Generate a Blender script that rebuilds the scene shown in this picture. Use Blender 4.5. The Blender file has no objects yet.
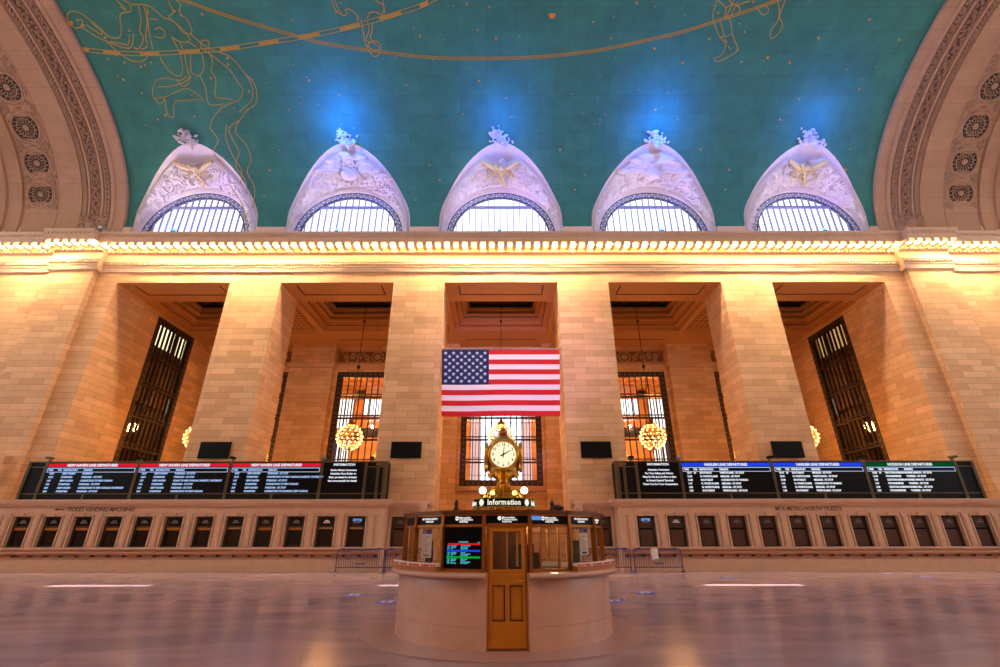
import bpy, bmesh, math, random
from mathutils import Vector, Matrix, noise
random.seed(11)
SC = bpy.context.scene; COL = SC.collection
PI = math.pi; R = math.radians
sin, cos = math.sin, math.cos

# ------------------------------------------------------------------ mesh builder
class MB:
    def __init__(s): s.v = []; s.f = []; s.m = []; s.xf = None
    def add(s, vs, fs, mi=0):
        n = len(s.v)
        if s.xf is not None: vs = [s.xf @ Vector(v) for v in vs]
        s.v += [tuple(v) for v in vs]; s.f += [tuple(i + n for i in f) for f in fs]; s.m += [mi] * len(fs)
        return s
    def box(s, x0, x1, y0, y1, z0, z1, mi=0):
        return s.add([(x0,y0,z0),(x1,y0,z0),(x1,y1,z0),(x0,y1,z0),(x0,y0,z1),(x1,y0,z1),(x1,y1,z1),(x0,y1,z1)],
              [(0,3,2,1),(4,5,6,7),(0,1,5,4),(1,2,6,5),(2,3,7,6),(3,0,4,7)], mi)
    def prism(s, poly, a, b, ax='x', mi=0):
        if ax == 'x': mk = lambda p, t: (t, p[0], p[1])
        elif ax == 'y': mk = lambda p, t: (p[0], t, p[1])
        else: mk = lambda p, t: (p[0], p[1], t)
        n = len(poly)
        vs = [mk(p, a) for p in poly] + [mk(p, b) for p in poly]
        fs = [tuple(range(n-1, -1, -1)), tuple(range(n, 2*n))] + [(i, (i+1) % n, n+(i+1) % n, n+i) for i in range(n)]
        return s.add(vs, fs, mi)
    def tube(s, pts, r, n=6, closed=False, mi=0):
        pts = [Vector(p) for p in pts]; k = len(pts); vs = []; fs = []
        for i, p in enumerate(pts):
            a = pts[(i-1) % k] if (closed or i > 0) else p
            b = pts[(i+1) % k] if (closed or i < k-1) else p
            t = (b - a).normalized()
            u = None if i == 0 else pu-t*pu.dot(t)
            if u is None or u.length < 1e-4: u = t.cross(Vector((0,0,1)) if abs(t.z) < .9 else Vector((1,0,0)))
            u.normalize(); pu = u; w = t.cross(u)
            rr = r[i] if isinstance(r, (list, tuple)) else r
            for j in range(n):
                an = 2*PI*j/n; vs.append(p + u*(rr*cos(an)) + w*(rr*sin(an)))
        for i in range(k if closed else k-1):
            i2 = (i+1) % k
            for j in range(n):
                fs.append((i*n+j, i*n+(j+1) % n, i2*n+(j+1) % n, i2*n+j))
        if not closed: fs += [tuple(range(n-1,-1,-1)), tuple(range((k-1)*n, k*n))]
        return s.add(vs, fs, mi)
    def lathe(s, prof, n=24, c=(0,0,0), a0=0., a1=2*PI, mi=0):
        full = abs(a1-a0-2*PI) < 1e-6; k = len(prof); vs = []; fs = []; m = n if full else n+1
        for i in range(m):
            a = a0 + (a1-a0)*i/n
            for r, z in prof: vs.append((c[0]+r*sin(a), c[1]-r*cos(a), c[2]+z))
        for i in range(n):
            i2 = (i+1) % m
            for j in range(k-1): fs.append((i*k+j, i2*k+j, i2*k+j+1, i*k+j+1))
        return s.add(vs, fs, mi)
    def ring(s, r0, r1, z0, z1, n=24, c=(0,0,0), a0=0., a1=2*PI, mi=0):
        s.lathe([(r0,z0),(r1,z0),(r1,z1),(r0,z1),(r0,z0)], n, c, a0, a1, mi)
        if abs(a1-a0-2*PI) > 1e-6:
            for a in (a0, a1):
                s.add([(c[0]+r*sin(a), c[1]-r*cos(a), c[2]+z) for r, z in ((r0,z0),(r1,z0),(r1,z1),(r0,z1))], [(0,1,2,3)], mi)
        return s
    def ball(s, c, r, n=10, m=6, mi=0):
        rx, ry, rz = r if isinstance(r, (list, tuple)) else (r, r, r); vs = []; fs = []
        vs.append((c[0], c[1], c[2]-rz))
        for i in range(1, m):
            t = PI*i/m
            for j in range(n):
                a = 2*PI*j/n; vs.append((c[0]+rx*sin(t)*cos(a), c[1]+ry*sin(t)*sin(a), c[2]-rz*cos(t)))
        vs.append((c[0], c[1], c[2]+rz)); L = len(vs)-1
        for j in range(n):
            fs.append((0, 1+(j+1) % n, 1+j)); b = 1+(m-2)*n; fs.append((L, b+j, b+(j+1) % n))
        for i in range(m-2):
            for j in range(n):
                a = 1+i*n; fs.append((a+j, a+(j+1) % n, a+n+(j+1) % n, a+n+j))
        return s.add(vs, fs, mi)
    def grid(s, fn, nu, nv, mi=0):
        vs = [fn(i/nu, j/nv) for i in range(nu+1) for j in range(nv+1)]; k = nv+1
        return s.add(vs, [(i*k+j, (i+1)*k+j, (i+1)*k+j+1, i*k+j+1) for i in range(nu) for j in range(nv)], mi)
    def blob(s, c, ax, r, n=6, m=4, mi=0):      # ellipsoid with given axes (3 vectors) and radii
        o = MB().ball((0,0,0), 1, n, m); ax = [Vector(a) for a in ax]; c = Vector(c)
        return s.add([c + ax[0]*(v[0]*r[0]) + ax[1]*(v[1]*r[1]) + ax[2]*(v[2]*r[2]) for v in o.v], o.f, mi)
    def text(s, body, x, z, size, y=0., al='LEFT', ext=.004, mi=0, fn=None, bold=0., sx=1.):
        cu = bpy.data.curves.new('t', 'FONT'); cu.body = body; cu.size = size; cu.align_x = al; cu.extrude = ext
        cu.resolution_u = 2; cu.offset = bold
        ob = bpy.data.objects.new('t', cu); me = ob.to_mesh()
        vs = [v.co.copy() for v in me.vertices]; fs = [tuple(p.vertices) for p in me.polygons]
        ob.to_mesh_clear(); bpy.data.objects.remove(ob); bpy.data.curves.remove(cu)
        fn = fn or (lambda v: (x+v[0]*sx, y-v[2], z+v[1]))
        return s.add([fn(v) for v in vs], fs, mi)
    def build(s, name, mats, parent=None, loc=None, smooth=None, **pr):
        me = bpy.data.meshes.new(name); me.from_pydata(s.v, [], s.f)
        if not isinstance(mats, (list, tuple)): mats = [mats]
        for m in mats: me.materials.append(m)
        if len(mats) > 1: me.polygons.foreach_set('material_index', s.m)
        bm = bmesh.new(); bm.from_mesh(me); bmesh.ops.recalc_face_normals(bm, faces=bm.faces); bm.to_mesh(me); bm.free()
        if smooth:
            me.polygons.foreach_set('use_smooth', [True]*len(me.polygons)); me.set_sharp_from_angle(angle=R(smooth))
        me.update()
        o = bpy.data.objects.new(name, me); COL.objects.link(o)
        if parent: o.parent = parent
        if loc: o.location = loc
        for k, v in pr.items(): o[k] = v
        return o

def thing(name, label, cat, loc=(0,0,0), rz=0., group=None):
    o = bpy.data.objects.new(name, None); COL.objects.link(o); o.empty_display_size = .2
    o.location = loc; o.rotation_euler = (0,0,rz); o['label'] = label; o['category'] = cat
    if group: o['group'] = group
    return o
def tag(o, label, cat, group=None):
    o['label'] = label; o['category'] = cat
    if group: o['group'] = group
    return o
def dup(root, loc, label=None, rz=None):
    r = root.copy(); COL.objects.link(r); r.location = loc
    if rz is not None: r.rotation_euler = (0,0,rz)
    if label: r['label'] = label
    for ch in list(root.children):
        c = ch.copy(); COL.objects.link(c); c.parent = r
        for g in list(ch.children):
            d = g.copy(); COL.objects.link(d); d.parent = c
    return r
def struct(o, label=None):
    o['kind'] = 'structure'
    if label: o['label'] = label
    return o

# ------------------------------------------------------------------ materials
def s2l(c):
    c = c/255.; return c/12.92 if c <= .04045 else ((c+.055)/1.055)**2.4
def rgb(r, g, b): return (s2l(r), s2l(g), s2l(b), 1)
def newmat(name):
    m = bpy.data.materials.new(name); m.use_nodes = True; nt = m.node_tree
    return m, nt, nt.nodes['Principled BSDF']
def mat(name, col, rough=.5, metal=0., emit=None, es=0., noise_amt=0., nscale=8., spec=.5, bump=0.):
    m, nt, b = newmat(name)
    b.inputs['Base Color'].default_value = col; b.inputs['Roughness'].default_value = rough; b.inputs['Metallic'].default_value = metal
    b.inputs['Specular IOR Level'].default_value = spec
    if emit: b.inputs['Emission Color'].default_value = emit; b.inputs['Emission Strength'].default_value = es
    if noise_amt or bump:
        g = nt.nodes.new('ShaderNodeNewGeometry'); n = nt.nodes.new('ShaderNodeTexNoise'); n.inputs['Scale'].default_value = nscale; n.inputs['Detail'].default_value = 4
        nt.links.new(g.outputs['Position'], n.inputs['Vector'])
        if noise_amt:
            r = nt.nodes.new('ShaderNodeMapRange'); r.inputs[3].default_value = 1-noise_amt; r.inputs[4].default_value = 1+noise_amt
            x = nt.nodes.new('ShaderNodeMix'); x.data_type = 'RGBA'; x.blend_type = 'MULTIPLY'; x.inputs[0].default_value = 1
            x.inputs[6].default_value = col; nt.links.new(n.outputs[0], r.inputs[0]); nt.links.new(r.outputs[0], x.inputs[7]); nt.links.new(x.outputs[2], b.inputs['Base Color'])
        if bump:
            u = nt.nodes.new('ShaderNodeBump'); u.inputs['Strength'].default_value = bump; u.inputs['Distance'].default_value = .05
            nt.links.new(n.outputs[0], u.inputs['Height']); nt.links.new(u.outputs[0], b.inputs['Normal'])
    return m
def brickmat(name, c1, c2, cm, w, h, mortar, vec, rough=.7, nscale=1.5, namt=.12, ns_vec=(1,1,1), bias=0., spec=.5, rvar=0., stars=None):
    m, nt, b = newmat(name); N = nt.nodes.new; L = nt.links.new
    g = N('ShaderNodeNewGeometry'); sp = N('ShaderNodeSeparateXYZ'); L(g.outputs['Position'], sp.inputs[0])
    def lin(co):
        last = None
        for i, k in enumerate(co):
            if not k: continue
            q = N('ShaderNodeMath'); q.operation = 'MULTIPLY'; L(sp.outputs[i], q.inputs[0]); q.inputs[1].default_value = k
            if last is None: last = q
            else:
                a = N('ShaderNodeMath'); a.operation = 'ADD'; L(last.outputs[0], a.inputs[0]); L(q.outputs[0], a.inputs[1]); last = a
        return last.outputs[0]
    cx = N('ShaderNodeCombineXYZ'); L(lin(vec[0]), cx.inputs[0]); L(lin(vec[1]), cx.inputs[1])
    bt = N('ShaderNodeTexBrick'); L(cx.outputs[0], bt.inputs['Vector'])
    for k, v in (('Color1', c1), ('Color2', c2), ('Mortar', cm)): bt.inputs[k].default_value = v
    for k, v in (('Scale', 1), ('Mortar Size', mortar), ('Mortar Smooth', .1), ('Bias', bias), ('Brick Width', w), ('Row Height', h)): bt.inputs[k].default_value = v
    vm = N('ShaderNodeVectorMath'); vm.operation = 'MULTIPLY'; L(g.outputs['Position'], vm.inputs[0]); vm.inputs[1].default_value = ns_vec
    n = N('ShaderNodeTexNoise'); n.inputs['Scale'].default_value = nscale; n.inputs['Detail'].default_value = 6; L(vm.outputs[0], n.inputs['Vector'])
    r = N('ShaderNodeMapRange'); r.inputs[1].default_value = .25; r.inputs[2].default_value = .75; r.inputs[3].default_value = 1-namt; r.inputs[4].default_value = 1+namt; L(n.outputs[0], r.inputs[0])
    x = N('ShaderNodeMix'); x.data_type = 'RGBA'; x.blend_type = 'MULTIPLY'; x.inputs[0].default_value = 1
    L(bt.outputs['Color'], x.inputs[6]); L(r.outputs[0], x.inputs[7]); L(x.outputs[2], b.inputs['Base Color'])
    b.inputs['Roughness'].default_value = rough; b.inputs['Specular IOR Level'].default_value = spec
    if rvar:
        q = N('ShaderNodeMapRange'); q.inputs[3].default_value = rough-rvar; q.inputs[4].default_value = rough+rvar; L(n.outputs[0], q.inputs[0]); L(q.outputs[0], b.inputs['Roughness'])
    return m
def emis(name, col, s):
    m = bpy.data.materials.new(name); m.use_nodes = True; nt = m.node_tree; nt.nodes.clear()
    e = nt.nodes.new('ShaderNodeEmission'); e.inputs[0].default_value = col; e.inputs[1].default_value = s
    o = nt.nodes.new('ShaderNodeOutputMaterial'); nt.links.new(e.outputs[0], o.inputs[0]); return m
def panemat(name, col, s, clear):
    m = emis(name, col, s); nt = m.node_tree; e = nt.nodes['Emission']; o = nt.nodes['Material Output']
    t = nt.nodes.new('ShaderNodeBsdfTransparent'); x = nt.nodes.new('ShaderNodeMixShader'); x.inputs[0].default_value = clear
    nt.links.new(e.outputs[0], x.inputs[1]); nt.links.new(t.outputs[0], x.inputs[2]); nt.links.new(x.outputs[0], o.inputs[0]); return m
def glassmat(name, tint, gl=.12):
    m = bpy.data.materials.new(name); m.use_nodes = True; nt = m.node_tree; nt.nodes.clear()
    t = nt.nodes.new('ShaderNodeBsdfTransparent'); t.inputs[0].default_value = tint
    g = nt.nodes.new('ShaderNodeBsdfGlossy'); g.inputs['Roughness'].default_value = .03
    x = nt.nodes.new('ShaderNodeMixShader'); x.inputs[0].default_value = gl; o = nt.nodes.new('ShaderNodeOutputMaterial')
    nt.links.new(t.outputs[0], x.inputs[1]); nt.links.new(g.outputs[0], x.inputs[2]); nt.links.new(x.outputs[0], o.inputs[0]); return m

WALLV = ((1,1,0),(0,0,1))
M = {}
M['masonry'] = brickmat('caen stone masonry', rgb(228,184,136), rgb(204,158,112), rgb(164,122,84), 1.5, .4, .009, WALLV, .75, .8, .10)
M['stone'] = mat('dressed stone', rgb(214,180,150), .6, noise_amt=.12, nscale=2.5)
M['stone_dark'] = mat('brown carved stone', rgb(176,140,104), .7, noise_amt=.3, nscale=6)  # browner than the dressed stone, with uneven tone
M['counter'] = mat('counter stone', rgb(214,174,142), .5, noise_amt=.14, nscale=3)
M['soffit'] = mat('soffit plaster', rgb(206,150,92), .7, noise_amt=.1, nscale=2)
M['groove'] = mat('painted groove shade', rgb(96,62,36), .7)  # dark strips on the soffits, shade of the grooves put into their colour
M['floor'] = brickmat('polished marble floor', rgb(180,150,154), rgb(150,130,140), rgb(152,130,134), 2.4, 1.2, .006, ((.94,.34,0),(-.34,.94,0)), .2, .8, .22, (.5,1.6,1), 0., .5, .02)
M['inlay'] = mat('pink floor ring', rgb(176,146,146), .24, noise_amt=.12, nscale=3)
M['marble'] = mat('pink marble', rgb(210,172,154), .25, noise_amt=.16, nscale=3.5)
M['ceiling'] = brickmat('teal painted vault', rgb(50,116,106), rgb(45,108,99), rgb(37,92,85), 1.9, 1.7, .014, ((1,0,0),(0,1,-1)), .85, 1.1, .15)
M['arch'] = brickmat('arch stone', rgb(172,134,108), rgb(166,128,103), rgb(132,100,78), 4.5, 1.5, .012, ((1,0,0),(0,1,-1)), .8, 1.2, .08)
M['arch_dark'] = mat('dark relief ground', rgb(88,62,46), .85, noise_amt=.3, nscale=3)  # dark brown ground behind the lighter relief
M['arch_relief'] = mat('brown arch relief', rgb(148,114,94), .8, noise_amt=.15, nscale=3)  # somewhat darker than the arch stone
M['black_grille'] = mat('black grille', rgb(16,13,12), .6)
M['gold_paint'] = mat('gold leaf line', rgb(172,138,70), .7)
M['gold_star'] = mat('gold star', rgb(200,128,44), .5)
M['plaster'] = mat('white relief plaster', rgb(214,200,206), .7, noise_amt=.10, nscale=3)
M['plaster_gold'] = mat('gilded plaster', rgb(206,184,140), .6, noise_amt=.2, nscale=5)
M['iron'] = mat('dark bronze', rgb(66,48,34), .5, .4, noise_amt=.2, nscale=8)
M['iron_bloom'] = mat('bloom tinted iron', rgb(126,130,176), .5)  # bloom of the bright panes put into the bars' pale blue colour
M['iron_navy'] = mat('navy iron frame', rgb(58,60,104), .5)
M['panel_ground'] = mat('carved panel ground', rgb(128,86,50), .7)
M['filigree'] = mat('pale filigree', rgb(176,176,206), .5)
M['pin'] = mat('worn bronze stud', rgb(104,78,54), .5, .3)
M['brass'] = mat('polished brass', rgb(222,170,80), .36, 1., noise_amt=.15, nscale=12)
M['brass_dark'] = mat('aged brass', rgb(178,118,56), .36, .9, noise_amt=.2, nscale=9)
M['gold'] = mat('gold', rgb(240,192,90), .3, 1.)
M['door_brass'] = mat('brushed brass sheet', rgb(214,146,46), .45, .5, noise_amt=.15, nscale=6)
M['wood'] = mat('varnished oak', rgb(176,116,58), .4, noise_amt=.2, nscale=10)
M['black'] = mat('black panel', rgb(8,8,9), .5, spec=.15)
M['screen'] = mat('black screen', rgb(6,6,7), .4, spec=.12)
M['olive'] = mat('olive bronze frame', rgb(104,88,62), .45, .5)
M['casing'] = mat('black casing', rgb(16,14,13), .6, spec=.15)
M['glass'] = glassmat('clear glass', (.97,.97,.97,1), .06)
M['darkglass'] = mat('dark glass', rgb(24,19,16), .12)
M['shutter'] = mat('brown shutter', rgb(84,56,42), .4, .2, noise_amt=.2, nscale=5)
M['red'] = mat('flag red', rgb(206,8,24), .8); M['white'] = mat('flag white', rgb(240,226,236), .8); M['navy'] = mat('flag navy', rgb(16,24,74), .8)
M['barrier'] = mat('blue barrier paint', rgb(34,44,110), .4)
M['paper'] = mat('white paper', rgb(232,222,210), .8); M['blue'] = mat('blue print', rgb(28,52,150), .6); M['redprint'] = mat('red print', rgb(206,22,36), .6)
M['ink'] = mat('grey ink', rgb(120,112,104), .8); M['engraved'] = mat('dark engraved lettering', rgb(92,66,48), .7); M['grey'] = mat('grey plastic', rgb(120,120,122), .5)
M['cabinet'] = mat('pale green paper', rgb(170,196,160), .7)
M['bulb'] = emis('warm bulb', (1,.7,.34,1), 60.); M['bulb_dim'] = emis('warm bulb amber', (1,.6,.2,1), 36.)
M['chand'] = emis('chandelier bulb', (1,.64,.22,1), 3.6)
M['globe'] = emis('opal globe', (1,.9,.7,1), 7.); M['amber'] = emis('amber lamp', (1,.62,.1,1), 6.)
M['daylight'] = panemat('daylit pane', (.93,.95,1,1), 1.5, 0.)
M['northlight'] = emis('daylit frosted pane', (.82,.88,1,1), 5.)
M['hallday'] = emis('daylit hall pane', (.74,.82,1,1), 3.2); M['hallday2'] = emis('white hall pane', (1,.93,.85,1), 2.2); M['hallpink'] = emis('glowing pink stone', (1,.62,.6,1), 1.1)
M['corrlit'] = emis('lit corridor pane', (1,.86,.5,1), 1.8); M['corrdim'] = emis('dim lit pane', (1,.55,.2,1), .7)
M['sky'] = mat('grey skylight glass', rgb(70,66,62), .3)
M['dial'] = emis('lit dial', (1,.88,.58,1), 1.1)
M['t_white'] = emis('screen white', (.86,.9,1,1), 1.); M['t_blue'] = emis('screen pale blue', (.42,.6,.95,1), .95); M['t_red'] = emis('screen red', (.85,.01,.03,1), .9)
M['t_bar_blue'] = emis('screen blue', (.015,.06,.9,1), .9); M['t_green'] = emis('screen green', (.0,.09,.02,1), .8); M['t_cyan'] = emis('screen cyan', (.1,.6,.75,1), .8)
M['t_bgreen'] = emis('bright green bar', (.0,.45,.03,1), .9); M['t_cream'] = emis('backlit cream', (1,.92,.72,1), 1.0)
M['sign_w'] = emis('backlit white', (1,.97,.92,1), .95); M['t_sky'] = emis('screen sky', (.13,.3,.75,1), .9); M['bluelens'] = emis('blue lens', (.05,.2,1,1), 6.)
M['floor_decal'] = mat('blue decal', rgb(40,70,190), .5)
M['lampglow'] = emis('brass lit edge', (1,.75,.08,1), 1.1)
HUNTER=[[(-27.9,61.5),(-27.8,62.4),(-27.4,63.2),(-26.9,63.0),(-26.5,61.7),(-26.1,59.9),(-25.8,58.3),(-25.2,58.1),(-24.8,59.5),(-24.4,62.4),(-24.0,63.0)],
 [(-27.9,61.5),(-27.8,60.1),(-27.3,60.3),(-27.0,61.5),(-27.3,61.7)],
 [(-27.3,60.3),(-26.7,58.5),(-26.2,57.5),(-25.4,56.3),(-24.7,56.1),(-24.1,58.9)],
 [(-26.9,60.7),(-26.3,58.9),(-26.1,59.3),(-26.5,61.1)],
 [(-26.2,57.5),(-25.4,54.0),(-24.7,53.1),(-24.1,53.6),(-23.6,55.1)],
 [(-24.0,63.0),(-23.6,63.2),(-23.4,64.6),(-23.7,65.2)],
 [(-24.1,64.1),(-23.8,63.4),(-24.1,65.2)],
 [(-23.3,64.5),(-22.3,64.3),(-21.9,63.0),(-21.7,62.0),(-21.2,61.5),(-20.8,59.9),(-20.6,58.9)],
 [(-22.9,64.3),(-23.2,61.5),(-23.6,59.5),(-23.6,57.9),(-24.2,55.9),(-24.5,56.1)],
 [(-22.6,64.1),(-22.8,61.5),(-23.4,58.3),(-23.6,56.3),(-24.1,55.7)],
 [(-22.4,64.1),(-23.0,59.5),(-23.3,55.7)],
 [(-24.4,58.7),(-24.8,56.7),(-25.2,56.9),(-25.9,57.3)],
 [(-22.6,61.7),(-22.1,61.7)],
 [(-22.6,59.7),(-22.2,60.1),(-22.0,59.1),(-22.3,58.1),(-22.8,58.3)],
 [(-20.9,65.2),(-20.9,63.0),(-21.3,62.2),(-21.0,60.7),(-20.8,59.1),(-20.4,58.9),(-20.2,59.5),(-20.2,61.5),(-20.5,63.0),(-20.2,64.5),(-20.4,65.2)],
 [(-20.4,58.9),(-20.0,57.3),(-19.6,55.9)],
 [(-20.8,57.5),(-20.3,56.1)],
 [(-20.6,58.9),(-20.6,57.3),(-21.3,57.3),(-21.7,58.3)],
 [(-19.8,57.5),(-19.4,57.5),(-19.5,56.1),(-19.9,55.7),(-20.0,56.5),(-19.8,57.5)],
 [(-19.6,55.9),(-18.9,55.1),(-18.2,53.8),(-17.6,50.3),(-17.2,48.4),(-17.2,45.6),(-17.5,43.2),(-18.2,41.7)],
 [(-19.9,55.7),(-19.3,53.8),(-18.6,51.2),(-18.3,48.4),(-18.1,46.6),(-18.6,44.2),(-19.8,42.7),(-20.8,39.6),(-21.2,37.0)],
 [(-19.6,55.5),(-19.6,52.9),(-19.9,51.2),(-19.8,48.9),(-20.2,45.1),(-19.5,44.6),(-19.0,44.2)],
 [(-17.6,50.3),(-17.4,47.5),(-17.7,44.2),(-18.8,41.2)],
 [(-20.8,50.3),(-20.7,47.0),(-20.8,43.2),(-19.8,43.2)],
 [(-20.1,55.1),(-20.3,52.0),(-20.8,50.0),(-21.3,50.7),(-20.9,54.6)],
 [(-21.3,57.5),(-21.3,55.1),(-21.5,51.6),(-21.6,48.9),(-22.2,47.5),(-22.5,48.9)],
 [(-21.7,58.3),(-21.6,55.1),(-21.8,51.6),(-22.2,49.8),(-22.7,50.7),(-23.0,52.9),(-23.0,54.6)],
 [(-24.6,45.1),(-24.4,47.0),(-23.9,48.9),(-23.1,49.4),(-22.3,48.9),(-21.7,49.8)],
 [(-24.6,45.1),(-24.3,43.2),(-23.8,44.9),(-24.5,44.6)],
 [(-23.8,44.9),(-22.9,46.1),(-22.0,47.0),(-21.4,45.6),(-21.1,44.6)],
 [(-23.8,44.9),(-24.0,40.6),(-23.6,40.1),(-23.2,43.7),(-22.2,44.2),(-21.1,44.4)],
 [(-24.0,47.5),(-23.2,47.5),(-22.1,48.4),(-21.4,49.8)],
 [(-18.2,41.7),(-18.9,39.1),(-19.8,37.0),(-19.7,33.6),(-19.4,30.2),(-19.8,26.0),(-19.2,21.5),(-19.1,16.1)],
 [(-21.2,37.0),(-20.8,33.6),(-21.3,30.2),(-20.7,26.0),(-20.4,20.2),(-19.6,14.7),(-19.0,8.8)],
 [(-18.9,39.1),(-19.4,35.9),(-18.8,32.5),(-18.6,27.8),(-19.0,24.1),(-18.5,18.8),(-18.7,11.8)],
 [(-19.9,38.0),(-20.2,34.2),(-19.9,29.0),(-19.4,24.7),(-19.6,20.2)]]
TWINS=[[(-10.6,65.2),(-10.5,63.4),(-10.1,62.4),(-9.8,62.8),(-9.9,63.5),(-9.5,63.4),(-9.1,61.9)],
 [(-10.4,65.2),(-10.3,63.4),(-10.1,62.8)],
 [(-9.0,61.5),(-9.0,59.1),(-9.0,57.5),(-8.9,55.9),(-8.6,54.2),(-8.2,54.6),(-8.0,56.3),(-8.2,57.3),(-8.7,57.1),(-8.9,55.9)],
 [(-8.6,61.1),(-8.6,59.5),(-8.9,57.5),(-8.3,56.9)],
 [(-8.3,61.1),(-8.4,59.5),(-8.6,57.7),(-8.1,55.9)],
 [(-8.6,61.7),(-8.4,62.8),(-8.0,63.0),(-7.6,62.4)],
 [(-7.9,65.2),(-7.4,64.1),(-7.6,62.4)],
 [(-7.4,65.2),(-7.4,62.6)],
 [(-9.0,56.7),(-8.5,55.5),(-8.1,55.7)]]
WALKER=[[(13.6,65.2),(13.6,62.6),(13.8,61.1),(14.4,58.3),(15.0,56.5),(14.9,54.4),(14.5,53.6),(14.8,52.9),(15.4,54.0),(15.9,55.5),(15.3,58.3),(14.8,61.5),(14.4,62.0),(14.3,63.7),(13.6,65.2)],
 [(14.2,61.1),(14.6,59.1),(14.7,58.1)],
 [(14.5,58.1),(15.0,58.3),(15.2,59.1)],
 [(14.8,57.7),(15.1,56.9)],
 [(15.2,56.3),(15.4,55.5)],
 [(14.3,63.7),(14.6,64.5),(14.3,65.2)],
 [(14.5,62.0),(14.7,65.2)],
 [(14.8,62.2),(14.9,64.8)],
 [(14.9,64.1),(15.7,65.0)],
 [(16.3,63.7),(16.8,62.4),(17.1,63.0),(16.8,64.1),(16.4,64.1)],
 [(17.4,65.2),(17.8,63.0),(17.9,61.1),(17.7,59.5),(17.9,57.7),(18.3,59.1),(18.3,60.7),(17.9,62.2),(17.9,65.2)],
 [(14.6,64.5),(15.2,63.7),(15.2,62.8)]]
BAND=[(-28.2,55.9),(-26.7,55.2),(-24.3,54.8),(-21.6,55.1),(-18.8,55.7),(-16.1,56.8),(-13.3,58.1),(-10.5,59.7),(-7.8,61.7),(-5.1,64.1),(-4.1,65.5),(-1.9,68.0)]
ARC=[(-21.2,66.8),(-19.9,65.2),(-18.0,62.9),(-15.7,60.5),(-13.3,58.3),(-12.0,57.1),(-9.4,55.7),(-6.8,54.6),(-4.1,53.8),(-0.1,53.7),(2.0,53.9),(4.0,54.4),(6.7,55.5),(9.2,57.1),(11.8,59.0),(13.8,61.1),(16.0,63.4),(17.5,65.2),(19.1,67.3)]
STARS=[(-27.9,61.1),(-27.3,61.5),(-27.1,60.5),(-26.1,58.1),(-22.5,63.0),(-24.3,59.5),(-20.8,63.2),(-20.5,62.4),(-26.6,53.6),(-25.6,52.9),(-24.6,52.0),(-24.3,52.3),(-23.8,52.9),(-26.5,49.8),(-26.2,49.1),(-25.3,45.9),(-24.2,40.4),(-24.8,39.3),(-22.1,40.1),(-20.1,49.4),(-18.5,53.8),(-18.6,52.5),(-20.0,42.2),(-19.1,42.2),(-17.7,46.3),(-21.8,45.4),(-19.1,62.6),(-23.0,53.1),(-13.4,61.5),(-10.5,63.0),(-9.2,61.7),(-6.6,47.7),(-5.3,58.3),(-2.1,64.5),(-0.7,63.9),(-1.5,59.5),(-0.3,57.9),(15.9,64.8),(15.5,60.7),(16.0,59.1),(13.9,62.8),(15.9,55.5),(13.8,57.7),(16.0,65.2),(12.8,39.1),(21.0,57.9),(19.7,52.7),(18.1,53.8),(16.4,52.9),(12.4,52.7),(10.3,55.7),(6.0,61.1),(7.3,57.9),(3.3,62.4),(8.6,64.6),(-1.5,48.7),(0.4,44.6),(-2.7,40.6),(0.8,39.9),(-5.3,26.3),(-4.6,21.5),(-6.4,14.7),(5.6,18.2),(6.3,23.1),(4.4,30.8),(14.8,30.8),(17.1,24.7),(16.9,18.2),(-17.3,24.7),(-17.8,16.4),(-16.4,30.8),(25.8,24.7),(25.9,30.8),(25.2,46.6),(26.4,57.5),(23.8,61.5),(7.2,39.1),(11.1,41.7),(20.2,39.1),(21.2,44.2),(-11.4,45.4),(-13.3,48.9),(-15.2,41.7)]

# ------------------------------------------------------------------ dimensions
BAY, HW, YP, YI, YB = 11.4, 3.93, 28.3, 31.15, 40.4      # bay spacing, opening half width, pier front, pier back, waiting-room back wall
ZL = 17.9                                                # lintel height
C0, VA, VB, Z0 = 11.1, 17.6, 11.8, 21.9                  # vault: centre, half span, rise, springing
XA, XE = 28.15, 42.
KS = (-2, -1, 0, 1, 2)
def V(x, t, off=0.):                                     # a point of the vault, t degrees from the south springing
    return (x, C0+(VA-off)*cos(R(t)), Z0+(VB-off)*sin(R(t)))

# ------------------------------------------------------------------ floor
struct(MB().box(-XE, XE, -7, 58, -.3, 0).build('floor', M['floor']), 'polished pinkish marble concourse floor')
b = MB(); b.ring(2.1, 2.8, .0, .012, 64); b.ring(2.8, 2.86, 0, .02, 64)
struct(b.build('floor_inlay', M['inlay'], loc=(.05,11.13,.001)), 'circular stone ring in the floor around the booth')

# ------------------------------------------------------------------ arcade wall
b = MB()
b.box(-XE, XE, YP, YI, ZL, 21.2)
b.box(-XE, XE, 28.72, YI, 21.2, 36)
wall_back = struct(b.build('wall_back', M['masonry']), 'tan stone entablature wall above the five openings')
for i, (x0, x1) in enumerate([(-XE, -2*BAY-HW)] + [(k*BAY+HW, (k+1)*BAY-HW) for k in KS[:-1]] + [(2*BAY+HW, XE)]):
    b = MB().box(x0, x1, YP, YI, 0, ZL)
    if i in (0, 5):
        s = -1 if i == 0 else 1; p, q = sorted((s*28.25, s*31.4)); b.box(p, q, YP-.4, YP+.01, 0, 18.7)
    struct(b.build('pier', M['masonry']), 'tall tan ashlar pier, number %d of six from the left end' % (i+1))
MB().box(-XE, -28.95, 27.0, 27.92, 4.95, 5.5).box(-XE, -29.1, 26.85, 27.92, 5.5, 6.2).box(-XE, -28.85, 27.2, 27.92, 4.7, 4.95).build('stone_bracket', M['stone'], kind='structure', label='stone balcony bracket on the far left pilaster')

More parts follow.
